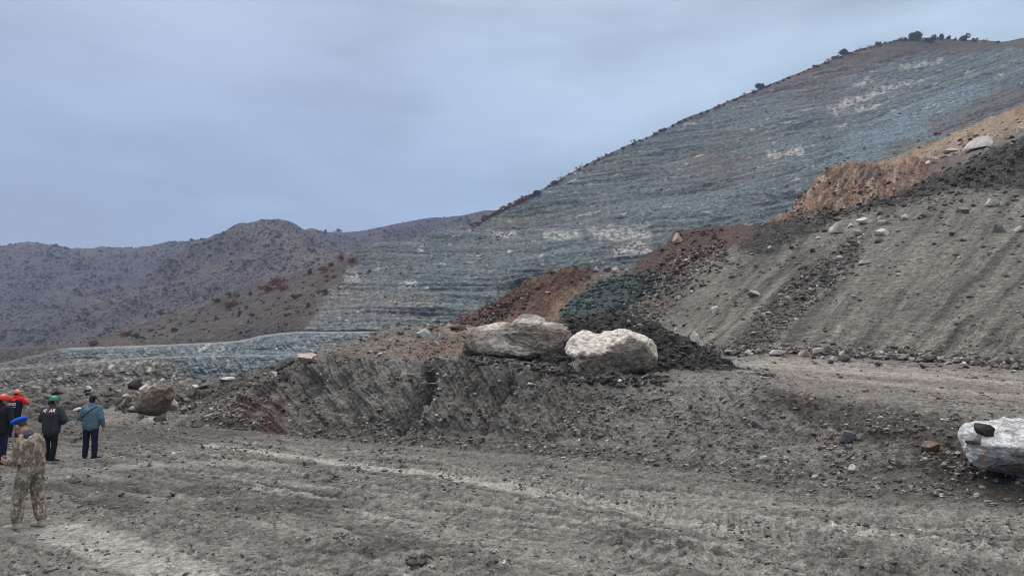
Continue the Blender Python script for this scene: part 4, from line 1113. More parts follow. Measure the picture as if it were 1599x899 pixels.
MUD, MUDL, MUDD, STONE, WHITE = lin(108, 103, 98), lin(128, 123, 117), lin(84, 79, 74), lin(154, 149, 143), lin(188, 183, 176)
p, a, b, r = mesh_pts("ground", 1, 26000, lambda sx, sy, co: (co[:, 1] > 6) * (co[:, 1] < 42) * (np.abs(co[:, 0] / co[:, 1]) < 0.86) * (0.12 + noisy(sx, sy, 90, 301)) * np.maximum(co[:, 1], 1) ** 0.4)
sz = 0.02 + 0.075 * r.rand(len(p)) ** 3.2
sz *= np.clip(p[:, 1] / 13, 0.8, 2)
scatter("mud_crumbs", p, sz, 1.3 * tones(r, len(p), [(5, MUD), (2, MUDD), (3, MUDL), (0.35, STONE), (0.12, WHITE)]), 1, 3, M_loose)
p, a, b, r = mesh_pts("mud_bank_terrain", 2, 20000, lambda sx, sy, co: (sx > 300) * (sx < 1700) * (sy > 500) * (0.15 + noisy(sx, sy, 80, 303) + 0.5 * np.exp(-((sy - (690 + 0.11 * np.maximum(sx - 700, 0))) / 16) ** 2)) * (1 - 0.55 * ((sx > 1130) & (sy < 620))))
sz = (0.03 + 0.16 * r.rand(len(p)) ** 3.6) * np.clip(p[:, 1] / 22, 0.7, 2)
scatter("bank_crumbs", p, sz, 1.45 * tones(r, len(p), [(5, MUD), (2, MUDD), (3, MUDL), (0.9, STONE), (0.2, WHITE), (0.1, lin(126, 100, 88))]), 1, 5, M_loose)
p, a, b, r = mesh_pts("soil_heap_terrain", 4, 3000, lambda sx, sy, co: (sy < 604) * (sx > 830) * 1.0)
scatter("soil_crumbs", p, 0.05 + 0.28 * r.rand(len(p)) ** 2.6, tones(r, len(p), [(5, lin(74, 71, 68)), (2, lin(92, 88, 84)), (0.12, STONE)]), 1, 6, M_loose)
def slope_w(sx, sy, co):
    g = lambda pts, s: poly_mask(sx, sy, pts, s)
    w = 0.05 + 0.25 * noisy(sx, sy, 60, 305)
    w = w + 2.2 * g([(1150, 545), (1190, 480), (1290, 400), (1340, 370), (1350, 392), (1300, 450), (1240, 500), (1200, 548)], 10)
    w = w + 1.6 * g([(1000, 440), (1060, 395), (1130, 380), (1150, 410), (1080, 450), (1000, 520), (930, 520)], 12)
    w = w + 1.0 * g([(870, 500), (930, 440), (1000, 425), (1060, 420), (1000, 470), (940, 510)], 8)
    w = w + 0.9 * g([(1225, 345), (1400, 300), (1599, 212), (1640, 280), (1400, 318), (1300, 347)], 8)
    w = w + 1.2 * g([(720, 505), (760, 480), (850, 450), (800, 490), (760, 508)], 5)
    w = w + 0.7 * g([(1220, 346), (1275, 285), (1400, 262), (1450, 250), (1400, 300), (1300, 335)], 6)
    w = w + 1.6 * np.exp(-((sy - pchip([560, 1140, 1350, 1599, 2150], [560, 546, 552, 568, 610], sx)) / 7) ** 2)
    return w * (sx > 660) * (sx < 1750) * (co[:, 1] < 146) * (co[:, 1] > 25)
p, a, b, r = mesh_pts("debris_slope", 7, 14000, slope_w)
sz = (0.10 + 0.62 * r.rand(len(p)) ** 3.4) * np.clip(p[:, 1] / 75, 0.45, 1.3)
st = tones(r, len(p), [(4, lin(110, 104, 97)), (2.5, lin(84, 79, 74)), (1.3, lin(144, 138, 130)), (0.5, WHITE)])
redz = poly_mask(a, b, [(690, 515), (760, 478), (850, 430), (930, 425), (870, 480), (850, 510)], 3) + poly_mask(a, b, [(985, 424), (1062, 355), (1230, 342), (1120, 402), (1060, 424)], 3)
st = np.where((redz > 0.5)[:, None] & (r.rand(len(p), 1) < 0.7), lin(84, 66, 59) * (1 + 0.25 * r.normal(size=(len(p), 1))), st)
grz = poly_mask(a, b, [(860, 505), (880, 475), (930, 435), (1000, 425), (1060, 412), (1000, 468), (940, 510)], 3)
st = np.where((grz > 0.5)[:, None] & (r.rand(len(p), 1) < 0.85), lin(66, 78, 78) * (1 + 0.35 * r.normal(size=(len(p), 1))), st)
ctz = poly_mask(a, b, [(1210, 350), (1275, 283), (1400, 247), (1599, 165), (1599, 200), (1440, 260), (1400, 300), (1300, 335)], 3)
st = np.where((ctz > 0.5)[:, None] & (r.rand(len(p), 1) < 0.7), lin(126, 104, 90) * (1 + 0.3 * r.normal(size=(len(p), 1))), st)
bnz = poly_mask(a, b, [(1230, 350), (1400, 300), (1599, 212), (1750, 150), (1750, 260), (1400, 318), (1300, 347)], 3)
st = np.where((bnz > 0.5)[:, None] & (r.rand(len(p), 1) < 0.85), lin(72, 69, 65) * (1 + 0.25 * r.normal(size=(len(p), 1))), st)
scatter("scree_stones", p, sz, st, 1, 8, M_loose)
p, a, b, r = mesh_pts("debris_slope", 17, 1500, lambda sx, sy, co: (sx > 1135) * (sx < 1700) * np.exp(-((sy - pchip([1135, 1200, 1350, 1500, 1599, 1750], [549, 549, 553, 561, 570, 585], sx)) / 6.5) ** 2))
scatter("rubble", p, (0.12 + 0.5 * r.rand(len(p)) ** 2.5), tones(r, len(p), [(3, lin(128, 123, 117)), (2, lin(92, 88, 84)), (2, lin(168, 162, 154)), (0.3, lin(150, 128, 118))]), 1, 18, M_loose)
p, a, b, r = mesh_pts("slumped_ground", 9, 3500, lambda sx, sy, co: (sx > -60) * (sx < 530) * (co[:, 1] < 70) * (co[:, 1] > 33) * (0.1 + noisy(sx, sy, 60, 307) + 1.2 * (sx > 280)))
scatter("slump_crumbs", p, 0.06 + 0.5 * r.rand(len(p)) ** 4, tones(r, len(p), [(5, MUD), (4, MUDD), (2, MUDL), (0.6, STONE), (0.15, WHITE)]), 1, 10, M_loose)
p, a, b, r = mesh_pts("quarry_hillside", 12, 5000, lambda sx, sy, co: (sx > 470) * (sx < 1650) * (sy > 70) * (co[:, 1] > 230) * (co[:, 1] < 540) * poly_mask(sx, sy, Q_poly, 3) * (0.15 + noisy(sx, sy, 60, 309)))
scatter("hill_stones", p, 0.4 + 1.6 * r.rand(len(p)) ** 3.5, tones(r, len(p), [(3, lin(112, 116, 117)), (1, lin(84, 88, 89)), (2, lin(140, 138, 132)), (0.7, lin(170, 166, 158))]), 0, 13, M_loose)

p, a, b, r = mesh_pts("mud_bank_terrain", 15, 2600, lambda sx, sy, co: poly_mask(sx, sy, [(725, 556), (800, 560), (870, 560), (905, 580), (1040, 588), (1040, 602), (900, 600), (850, 578), (740, 570)], 4) * (co[:, 1] < 34))
scatter("packed_dirt", p, 0.05 + 0.30 * r.rand(len(p)) ** 2.6, tones(r, len(p), [(5, lin(78, 74, 70)), (3, lin(98, 94, 89)), (0.5, STONE)]), 1, 16, M_loose)
# ------------------------------------------------------------------ the great boulders
def outline_rock(name, outline, centre, Y, depth, mat, sub=6, seed=1, noise=(0.06, 0.03), cuts=(), paint=None, lean=0.0, front_pow=1.0, bedding=0.0, facets=16, flo=0.60, fsc=1.16):
    """a full rounded body whose front view has a given outline; centre and outline in photo pixels at distance Y"""
    V, f = ICO[sub]
    gf = np.linalg.norm(chip(V.copy(), seed * 3 + 1, facets, flo, 0.92 if flo < 0.7 else 0.96, 0.0), axis=1) * fsc
    pts = np.asarray(outline, float) - np.asarray(centre, float)
    ang = np.arctan2(-pts[:, 1], pts[:, 0]); rad = np.hypot(pts[:, 0], pts[:, 1])
    o = np.argsort(ang); ang = ang[o]; rad = rad[o]
    ang = np.concatenate([ang - 2 * np.pi, ang, ang + 2 * np.pi]); rad = np.concatenate([rad] * 3)
    phi = np.arctan2(V[:, 2], V[:, 0]); R = np.interp(phi, ang, rad)
    k = Y / F
    rr = np.hypot(V[:, 0], V[:, 2])                      # 0 at the front and back pole, 1 on the outline
    prof = np.sin(np.arcsin(np.clip(rr, 0, 1))) ** 0.8
    x = R * np.cos(phi) * prof; z = R * np.sin(phi) * prof
    y = V[:, 1] * np.abs(V[:, 1]) ** (front_pow - 1)
    Vd = np.stack([x * k, y * depth + lean * z * k, z * k], -1)
    Vd = Vd * gf[:, None]
    size = rad.mean() * k
    for (d, h, keep) in cuts:
        d = np.asarray(d, float); d = d / np.linalg.norm(d)
        kk = Vd @ d - h * size
        Vd = np.where((kk > 0)[:, None], Vd - np.outer(np.maximum(kk, 0) * (1 - keep), d), Vd)
    n = Vd / (np.linalg.norm(Vd, axis=1, keepdims=True) + 1e-9)
    q = Vd / size
    disp = noise[0] * size * fbm3(q[:, 0] * 1.7 + seed, q[:, 1] * 1.7, q[:, 2] * 1.7, 4, 0.55, seed) \
        + noise[1] * size * fbm3(q[:, 0] * 5 + seed, q[:, 1] * 5, q[:, 2] * 5, 5, 0.62, seed + 2, ridged=True)
    if bedding:
        disp = disp + bedding * size * fbm3(q[:, 0] * 1.6 + seed, q[:, 1] * 2.0, q[:, 2] * 9 + 1.6 * q[:, 0], 4, 0.55, seed + 4, ridged=True)
    Vd = Vd + n * disp[:, None]
    c0 = W(centre[0], centre[1], Y)
    col = paint(Vd / size, CX * 0 + centre[0] + Vd[:, 0] / k, centre[1] - Vd[:, 2] / k, n) if paint else None
    me = raw_mesh(name, Vd, f, True, col)
    me.materials.append(mat)
    ob = bpy.data.objects.new(name, me)
    ob.location = c0
    return link(ob)
M_boulder = earth_mat("boulder_stone", 3.2, 0.24, 0.9, 0.07, crumb=0.35)

def paint_left(q, px, py, n):
    a = fbm3(q[:, 0] * 2, q[:, 1] * 2, q[:, 2] * 2, 5, 0.6, 401); b = fbm3(q[:, 0] * 6, q[:, 1] * 6, q[:, 2] * 9, 5, 0.62, 402)
    w = 20 * fbm2(px / 22, py / 14, 5, 0.65, 403)
    c = np.zeros(q.shape) + lin(140, 134, 125)
    c = mixc(c, sstep(0.0, 0.35, a) * 0.6, lin(172, 160, 148)); c = mixc(c, sstep(0.05, 0.4, -a) * 0.5, lin(104, 98, 91))
    c = mixc(c, sstep(0.08, 0.4, b) * 0.45, lin(156, 150, 142))
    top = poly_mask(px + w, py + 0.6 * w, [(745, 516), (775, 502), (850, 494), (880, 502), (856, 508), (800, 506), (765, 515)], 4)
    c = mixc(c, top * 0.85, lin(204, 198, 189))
    red = poly_mask(px + w, py + 0.7 * w, [(778, 524), (830, 512), (876, 516), (900, 540), (880, 556), (830, 560), (800, 545)], 7)
    c = mixc(c, red * sstep(-0.2, 0.25, a + 0.6 * b) * 0.75, lin(98, 78, 70))
    wh = poly_mask(px + w, py + 0.6 * w, [(762, 534), (790, 530), (800, 542), (830, 550), (820, 556), (790, 548), (768, 544)], 4)
    c = mixc(c, wh * sstep(-0.35, 0.0, b) * 0.95, lin(190, 178, 170))
    wh2 = poly_mask(px + w, py + 0.6 * w, [(812, 524), (836, 514), (850, 526), (838, 542), (818, 540)], 4)
    c = mixc(c, wh2 * sstep(-0.1, 0.2, b) * 0.7, lin(176, 164, 150))
    och = poly_mask(px + w * 0.6, py + 0.6 * w, [(816, 530), (824, 516), (830, 520), (824, 540), (832, 548), (820, 548)], 3)
    c = mixc(c, och * 0.45, lin(140, 122, 98))
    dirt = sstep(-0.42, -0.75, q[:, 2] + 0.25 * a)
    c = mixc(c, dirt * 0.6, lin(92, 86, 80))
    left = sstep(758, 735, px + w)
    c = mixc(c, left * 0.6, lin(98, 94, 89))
    return c * (1 + 0.3 * b)[:, None]
left_outline = [(720, 550), (721, 538), (732, 524), (748, 513), (770, 509), (800, 507), (850, 506), (872, 506), (890, 508), (910, 515), (917, 535), (906, 556), (880, 566), (850, 568), (815, 566),
                (790, 562), (760, 562), (740, 560), (728, 556)]
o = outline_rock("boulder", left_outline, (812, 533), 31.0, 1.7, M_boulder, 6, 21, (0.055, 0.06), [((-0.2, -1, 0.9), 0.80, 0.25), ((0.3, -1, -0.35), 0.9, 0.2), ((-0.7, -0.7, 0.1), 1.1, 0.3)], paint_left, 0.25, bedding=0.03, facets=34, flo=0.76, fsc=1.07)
tag(o, "broad grey boulder with rusty and white patches, left of the cream one", "boulder")

def paint_pale(q, px, py, n):
    a = fbm3(q[:, 0] * 2, q[:, 1] * 2, q[:, 2] * 2, 5, 0.6, 411); b = fbm3(q[:, 0] * 6, q[:, 1] * 6, q[:, 2] * 6, 5, 0.62, 412)
    w = 13 * fbm2(px / 18, py / 14, 5, 0.65, 413)
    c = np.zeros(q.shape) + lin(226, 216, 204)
    c = mixc(c, sstep(0.0, 0.4, a) * 0.4, lin(216, 198, 184)); c = mixc(c, sstep(0.2, 0.45, b) * 0.5, lin(168, 158, 148))
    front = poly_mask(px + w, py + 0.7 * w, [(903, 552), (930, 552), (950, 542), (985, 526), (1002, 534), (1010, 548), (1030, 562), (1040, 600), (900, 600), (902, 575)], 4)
    c = mixc(c, front * 0.92, lin(92, 85, 78))  # front face much darker, grey brown, below the cream top
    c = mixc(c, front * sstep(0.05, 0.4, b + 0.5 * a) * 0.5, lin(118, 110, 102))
    lowr = poly_mask(px + w, py + w, [(905, 556), (925, 556), (935, 592), (900, 592)], 5)
    c = mixc(c, lowr * 0.5, lin(128, 116, 104))
    och = poly_mask(px + w, py + w, [(1004, 538), (1014, 534), (1020, 550), (1008, 556)], 3)
    c = mixc(c, och * 0.6, lin(150, 122, 92))
    return c * (1 + 0.2 * b)[:, None]
pale_outline = [(874, 540), (876, 530), (888, 522), (896, 513), (906, 510), (916, 512), (926, 519), (938, 526), (955, 524), (972, 521), (988, 526), (1005, 534), (1020, 543), (1029, 552), (1031, 568),
                (1022, 580), (1000, 586), (965, 590), (930, 595), (908, 592), (904, 578), (902, 560), (884, 552)]
M_boulder_pale = earth_mat("cream_boulder_stone", 3.2, 0.20, 0.9, 0.08, crumb=0.35)
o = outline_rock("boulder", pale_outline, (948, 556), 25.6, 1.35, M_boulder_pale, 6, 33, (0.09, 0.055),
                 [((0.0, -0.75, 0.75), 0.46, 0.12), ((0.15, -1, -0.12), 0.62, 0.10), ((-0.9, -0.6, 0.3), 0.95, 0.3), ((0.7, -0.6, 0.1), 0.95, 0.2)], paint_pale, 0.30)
tag(o, "cream boulder with a grey brown front face, beside the dark soil heap", "boulder")

def paint_edge(q, px, py, n):
    a = fbm3(q[:, 0] * 2, q[:, 1] * 2, q[:, 2] * 3, 5, 0.6, 421); b = fbm3(q[:, 0] * 5, q[:, 1] * 5, q[:, 2] * 7, 5, 0.62, 422)
    w = 9 * fbm2(px / 14, py / 10, 5, 0.65, 423)
    c = np.zeros(q.shape) + lin(208, 207, 205)
    c = mixc(c, sstep(0.05, 0.4, a) * 0.4, lin(182, 183, 187)); c = mixc(c, sstep(0.2, 0.45, b) * 0.5, lin(140, 138, 140))
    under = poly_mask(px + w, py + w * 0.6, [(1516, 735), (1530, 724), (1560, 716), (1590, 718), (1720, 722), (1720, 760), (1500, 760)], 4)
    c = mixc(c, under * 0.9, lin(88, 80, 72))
    blue = poly_mask(px + w, py + w * 0.6, [(1502, 700), (1520, 708), (1556, 712), (1560, 718), (1530, 726), (1512, 722)], 4)
    c = mixc(c, blue * 0.6, lin(134, 137, 150)); c = mixc(c, poly_mask(px + w, py + w, [(1576, 706), (1600, 700), (1680, 705), (1680, 722), (1590, 722)], 4) * 0.5, lin(136, 139, 152))
    c = mixc(c, poly_mask(px + w, py + w, [(1510, 700), (1520, 706), (1526, 730), (1518, 734)], 3) * 0.7, lin(186, 158, 138))
    c = mixc(c, poly_mask(px + w, py + w * .5, [(1552, 704), (1572, 705), (1570, 710), (1554, 710)], 3) * 0.8, lin(92, 84, 78))
    c = mixc(c, poly_mask(px + w, py + w * .5, [(1530, 733), (1560, 732), (1590, 737), (1580, 742), (1545, 742)], 3) * 0.6, lin(104, 108, 124))
    return c * (1 + 0.22 * b)[:, None]
edge_outline = [(1501, 690), (1503, 678), (1514, 668), (1530, 659), (1548, 654), (1570, 656), (1592, 663), (1615, 668), (1640, 676), (1655, 692), (1655, 715), (1640, 735), (1600, 742), (1570, 742), (1535, 738), (1519, 730), (1508, 714)]
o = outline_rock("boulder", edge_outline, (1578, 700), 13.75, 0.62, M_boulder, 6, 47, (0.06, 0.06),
                 [((0.0, -0.55, 0.85), 0.42, 0.1), ((-0.1, -0.8, -0.6), 0.5, 0.12), ((-0.9, -0.5, 0.2), 1.05, 0.2)], paint_edge, 0.35, bedding=0.03)
tag(o, "whitish bluish boulder at the right edge of the picture below the track", "boulder")
edge_boulder = o

def paint_brown(q, px, py, n):
    a = fbm3(q[:, 0] * 2, q[:, 1] * 2, q[:, 2] * 2, 5, 0.6, 431); b = fbm3(q[:, 0] * 6, q[:, 1] * 6, q[:, 2] * 6, 5, 0.62, 432)
    c = np.zeros(q.shape) + lin(116, 104, 90)
    c = mixc(c, sstep(0.0, 0.35, a) * 0.7, lin(146, 134, 118)); c = mixc(c, sstep(0.0, 0.35, -a) * 0.6, lin(86, 76, 66))
    c = mixc(c, sstep(0.18, 0.4, b) * 0.6, lin(176, 168, 154))
    return c * (1 + 0.3 * b)[:, None]
o = outline_rock("boulder", [(208, 634), (210, 628), (222, 617), (236, 608), (252, 605), (262, 608), (265, 622), (262, 634), (252, 642), (232, 641), (216, 638)], (240, 625), 38.5, 0.9, M_boulder, 6, 53, (0.10, 0.07),
                 [((-0.5, -0.8, 0.6), 0.75, 0.2), ((0.4, -1, -0.1), 0.8, 0.2)], paint_brown, 0.2)
tag(o, "brown mottled boulder on the slumped mud behind the people", "boulder")

# two loose stones lying on the boulder at the right edge
bpy.context.view_layer.update(); DG = bpy.context.evaluated_depsgraph_get()
def on_top(px, py, w, h, kind, label, variant, tilt):
    hit = cast(px, py + h * 0.2)
    loc, nor, nm, dist = hit; k = dist / F
    o = bpy.data.objects.new("stone", rock_mesh(kind, variant, 4))
    o.scale = (w * k * 1.15, w * k * 0.8, h * k * 1.25)
    o.rotation_euler = (0.25, tilt, 0.3)
    o.location = loc + Vector((0, 0.03, h * k * 0.22))
    tag(o, label, "stone"); link(o)
on_top(1539, 675, 31, 17, "dark", "black angular stone lying on the whitish boulder at the right edge", 2, 0.55)
on_top(1524, 689, 30, 15, "grey", "grey brown stone wedged on the whitish boulder beside the black one", 4, 0.1)

# ------------------------------------------------------------------ single rocks one can pick out
R_ = place_rock
R_(270, 630, 13, 26, "pale", "small upright pale stone just right of the brown boulder", sub=3, variant=1)
R_(426, 583, 15, 11, "pale", "bright white stone above the left end of the bank", variant=3)
R_(352, 592, 34, 9, "pale", "flat white stone patch at the pit's edge", variant=5)
R_(480, 561, 42, 17, "pink", "pinkish tan slab on top of the left end of the bank", variant=2, tilt=-0.35)
R_(447, 567, 30, 18, "grey", "grey slab leaning beside the pinkish tan slab", variant=0, tilt=-0.4)
R_(207, 602, 26, 16, "dark", "dark green black rock lump on the slumped ground's crest", variant=4)
R_(312, 604, 36, 9, "grey", "flat grey slab among the slumped rubble", variant=6)
R_(322, 601, 20, 9, "brown", "tan flat stone in the slumped rubble by the pit", variant=2)
R_(660, 519, 25, 20, "green", "pale greenish rock on top of the brown debris rise", variant=1)
R_(679, 535, 12, 10, "green", "small pale greenish stone below the bigger greenish rock", variant=3)
R_(668, 507, 9, 4, "pale", "thin cream stone behind the pale greenish rock", variant=5)
R_(686, 524, 3, 10, "pale", "thin upright white stone on the brown debris rise", variant=0)
R_(621, 531, 8, 6, "blue", "small bluish stone at the left of the brown debris rise", variant=6)
R_(594, 553, 12, 5, "pale", "small pale flat stone on the lip of the bank", variant=2)
R_(712, 511, 30, 10, "brown", "tan rock ledge left of the rusty grey boulder", variant=4)
R_(962, 421, 17, 15, "pink", "largest pink block on the crest between the red mounds", variant=1)
R_(948, 420, 12, 11, "blue", "bluish grey block left of the largest pink block", variant=2)
R_(931, 420, 11, 12, "pink", "small pink block leftmost on the crest of the red mound", variant=3)
R_(1060, 372, 16, 18, "pink", "pinkish grey block at the top left of the rust coloured debris", variant=4)
R_(1541, 222, 52, 17, "pale", "long pale block high up on the orange cut at the right", variant=5, tilt=-0.4, rx=0.35, sink=0.12)
R_(1490, 233, 24, 11, "pale", "white block below and left of the long pale block", variant=3)
R_(1478, 243, 15, 8, "pale", "small white block beside the dark band of soil", variant=1)
R_(1597, 203, 14, 10, "pale", "white block at the right edge above the dark soil band", variant=5)
R_(1328, 683, 22, 25, "blue", "violet grey stone stuck in the bank's face", variant=0, sub=3)
R_(1180, 661, 15, 12, "blue", "violet grey stone high in the bank left of the bigger violet stone", variant=3)
R_(1335, 730, 17, 10, "pale", "white stone at the foot of the bank below the violet stone", variant=4)
R_(1272, 744, 12, 8, "pale", "cream stone at the bank's foot left of the white stone", variant=6)
R_(1312, 743, 9, 8, "blue", "small bluish stone between cream and white stones at the bank's foot", variant=1)
R_(1455, 698, 28, 15, "brown", "flat brown slab in the bank left of the edge boulder", variant=2, tilt=0.1)
R_(1404, 724, 11, 13, "brown", "brown upright stone below the flat brown slab", variant=5)
R_(1380, 725, 12, 10, "grey", "grey stone beside the brown upright stone", variant=0)
R_(1475, 724, 9, 9, "pale", "pale stone on the bank left of the edge boulder", variant=3)
R_(1132, 625, 9, 8, "pale", "small bright pebble near the top of the bank", variant=1)
R_(968, 595, 8, 6, "pale", "small white stone in front of the cream boulder", variant=2)
R_(1192, 715, 16, 12, "green", "dull green stone low on the bank", variant=6)
R_(1170, 549, 17, 13, "pale", "white rounded rock at the left end of the rubble row", variant=3)
R_(1218, 551, 26, 12, "pale", "broad pale rock in the rubble row beside the track", variant=0)
R_(1258, 553, 20, 11, "pink", "pinkish rock in the rubble row", variant=2)
R_(1300, 561, 14, 10, "pale", "pale rock at the front of the rubble row", variant=4)
R_(1320, 558, 22, 14, "grey", "grey tilted slab at the front of the rubble row", variant=6, tilt=-0.4)
R_(1483, 566, 12, 7, "pale", "white stone in the right part of the rubble row", variant=1)
R_(1085, 527, 22, 16, "pale", "white split rock at the foot of the slope above the soil heap", variant=5, tilt=-0.5)
R_(1117, 481, 12, 18, "pale", "white slanting slab halfway up the left of the grey slope", variant=1, tilt=-0.7)
R_(1181, 457, 24, 12, "pale", "largest white flat slab on the middle of the grey slope", variant=3, tilt=-0.3)
R_(1353, 410, 17, 8, "pale", "white flat stone below the rock cluster", variant=0)
R_(1310, 358, 24, 17, "pale", "pale rounded rock at the left of the cluster below the dark band", variant=2)
R_(1355, 345, 26, 10, "pale", "white flat slab at the top of the rock cluster", variant=4, tilt=-0.35)
R_(1380, 346, 22, 12, "pale", "white wedge at the right of the rock cluster", variant=6)
R_(1380, 361, 26, 18, "pale", "pale rounded rock below the white wedge of the cluster", variant=1)
R_(1330, 352, 10, 8, "pale", "small white stone between the cluster's bigger rocks", variant=5)
R_(1448, 333, 22, 14, "pale", "pale half buried rock near the top of the grey slope", variant=3)
R_(1505, 328, 18, 12, "grey", "grey half buried slab under the dark band at the right", variant=2, tilt=-0.4)
R_(1554, 317, 20, 16, "pale", "pale rock high at the right end of the grey slope", variant=0)
R_(1560, 357, 22, 18, "grey", "round dusty rock on the upper right of the grey slope", variant=5)
R_(1594, 357, 16, 14, "pale", "pale rock at the picture's right edge on the grey slope", variant=1)
R_(1403, 429, 9, 6, "pale", "lone white stone in the middle of the bare grey slope", variant=4)
R_(1334, 462, 11, 7, "pale", "lone white stone low on the bare grey slope", variant=6)

# ------------------------------------------------------------------ the many middling rocks, each its own object
def many(n, area, wmin, wmax, kinds, label, group, seed, name="rock", power=2.2):
    r = random.Random(seed)
    poly = area
    xs = [p[0] for p in poly]; ys = [p[1] for p in poly]
    k = 0; guard = 0
    while k < n and guard < n * 30:
        guard += 1
        x = r.uniform(min(xs), max(xs)); y = r.uniform(min(ys), max(ys))
        ins = False
        for i in range(len(poly)):
            a = poly[i]; b = poly[(i + 1) % len(poly)]
            if (a[1] > y) != (b[1] > y) and x < (b[0] - a[0]) * (y - a[1]) / (b[1] - a[1]) + a[0]:
                ins = not ins
        if not ins: continue
        w = wmin + (wmax - wmin) * r.random() ** power
        kind = r.choice(kinds)
        lab = label[kind] if isinstance(label, dict) else label
        o_ = place_rock(x, y, w, w * r.uniform(0.5, 0.85), kind, lab, group, name, r.randrange(7), 2 if w < 9 else 3, r.uniform(-0.5, 0.3), 0.22)
        if o_ and name != "rock": o_["category"] = name.split("_")[1]
        k += 1
many(48, [(1150, 548), (1250, 545), (1400, 549), (1599, 560), (1599, 582), (1400, 572), (1290, 566), (1150, 556)], 6, 17, ["pale", "grey", "grey", "dark", "dark"],
     {"pale": "pale rubble rock in the row along the slope's foot", "grey": "grey rubble rock in the row along the slope's foot", "dark": "dark rubble rock in the row along the slope's foot"}, "rubble row beside the upper track", 501)
many(26, [(1000, 440), (1065, 395), (1135, 380), (1150, 410), (1080, 455), (1010, 500)], 5, 10, ["pink", "pale", "pale", "grey"],
     {"pink": "pinkish rock in the fan below the rust coloured crest", "pale": "whitish rock in the fan below the rust coloured crest", "grey": "grey rock in the fan below the rust coloured crest"}, "rocks below the rust coloured crest", 502)
many(16, [(940, 525), (1000, 490), (1075, 440), (1090, 470), (1040, 545), (980, 540)], 4, 9, ["pale", "pale", "grey"],
     {"pale": "whitish rock on the olive streaked slope above the soil heap", "grey": "grey rock on the olive streaked slope above the soil heap"}, "rocks on the olive streaked slope", 503)
many(26, [(1200, 420), (1300, 370), (1340, 360), (1350, 385), (1290, 440), (1230, 490), (1170, 540)], 5, 11, ["grey", "dark", "pale"],
     {"pale": "pale rock in the dark rubble streak of the grey slope", "grey": "grey rock in the dark rubble streak of the grey slope", "dark": "dark rock in the dark rubble streak of the grey slope"}, "rocks in the dark rubble streak", 504)
many(12, [(1300, 400), (1599, 330), (1599, 540), (1290, 540)], 3.5, 8, ["pale", "grey"],
     {"pale": "small pale stone on the bare part of the grey slope", "grey": "small grey stone on the bare part of the grey slope"}, "stones on the bare grey slope", 505, power=3)
many(18, [(1290, 345), (1330, 325), (1400, 270), (1350, 268), (1280, 300)], 4, 11, ["pale", "brown", "pink"],
     {"pale": "pale rock in the orange cut", "brown": "brown rock in the orange cut", "pink": "pinkish rock in the orange cut"}, "rocks in the orange cut", 506)
many(16, [(1440, 245), (1500, 215), (1599, 190), (1599, 208), (1500, 245), (1450, 260)], 5, 14, ["pale", "pink", "dark"],
     {"pale": "pale rock between tan ground and dark soil band", "pink": "pinkish rock between tan ground and dark soil band", "dark": "dark rock between tan ground and dark soil band"}, "rocks along the top of the dark band", 507)
many(26, [(900, 720), (1150, 735), (1420, 768), (1500, 760), (1500, 660), (1330, 690), (1200, 680), (1050, 700)], 4, 9, ["pale", "grey", "grey", "brown", "dark"],
     {"pale": "pale stone on the face of the mud bank", "grey": "grey stone on the face of the mud bank", "brown": "brown stone on the face of the mud bank", "dark": "dark stone on the face of the mud bank"}, "stones on the face of the bank", 508)
many(18, [(540, 556), (620, 525), (720, 510), (730, 556), (640, 560)], 3, 8, ["pale", "pink", "grey", "brown"],
     {"pale": "pale stone on the brown debris rise", "pink": "pinkish stone on the brown debris rise", "grey": "grey stone on the brown debris rise", "brown": "brown stone on the brown debris rise"}, "stones on the brown debris rise", 509)
many(34, [(290, 612), (380, 590), (500, 556), (500, 568), (440, 595), (330, 628), (285, 640)], 5, 17, ["grey", "dark", "grey", "brown"],
     {"grey": "grey block in the slumped rubble at the pit's edge", "dark": "dark block in the slumped rubble at the pit's edge", "brown": "brown block in the slumped rubble at the pit's edge"}, "blocks in the slumped rubble", 510, name="mud_block")
many(12, [(60, 640), (60, 612), (200, 608), (200, 630), (150, 640)], 9, 26, ["grey", "dark"],
     {"grey": "grey mud slab behind the standing people", "dark": "dark mud slab behind the standing people"}, "broken mud slabs", 511, name="mud_block")
many(14, [(720, 508), (760, 482), (850, 440), (830, 470), (760, 505)], 4, 8, ["brown", "dark"],
     {"brown": "brown rock on the left flank of the red mound", "dark": "dark rock on the left flank of the red mound"}, "rocks on the red mound", 512)

many(34, [(50, 640), (55, 606), (200, 602), (300, 600), (300, 618), (205, 640), (150, 646)], 8, 24, ["grey", "dark", "grey", "pale", "brown"],
     {"grey": "grey broken block in the jumble behind the people", "dark": "dark broken block in the jumble behind the people", "pale": "pale broken block in the jumble behind the people", "brown": "brown broken block in the jumble behind the people"}, "jumble of blocks behind the people", 513, name="mud_block", power=2.8)
many(20, [(250, 655), (285, 628), (330, 625), (330, 655)], 5, 13, ["pink", "pale", "grey"],
     {"pink": "pinkish rock right of the brown boulder", "pale": "pale rock right of the brown boulder", "grey": "grey rock right of the brown boulder"}, "rocks right of the brown boulder", 514)
many(14, [(1230, 385), (1300, 352), (1420, 330), (1430, 350), (1330, 400), (1250, 430)], 7, 17, ["pale", "pale", "grey"],
     {"pale": "pale angular rock strewn below the dark band of the slope", "grey": "grey angular rock strewn below the dark band of the slope"}, "angular rocks below the dark band", 515)
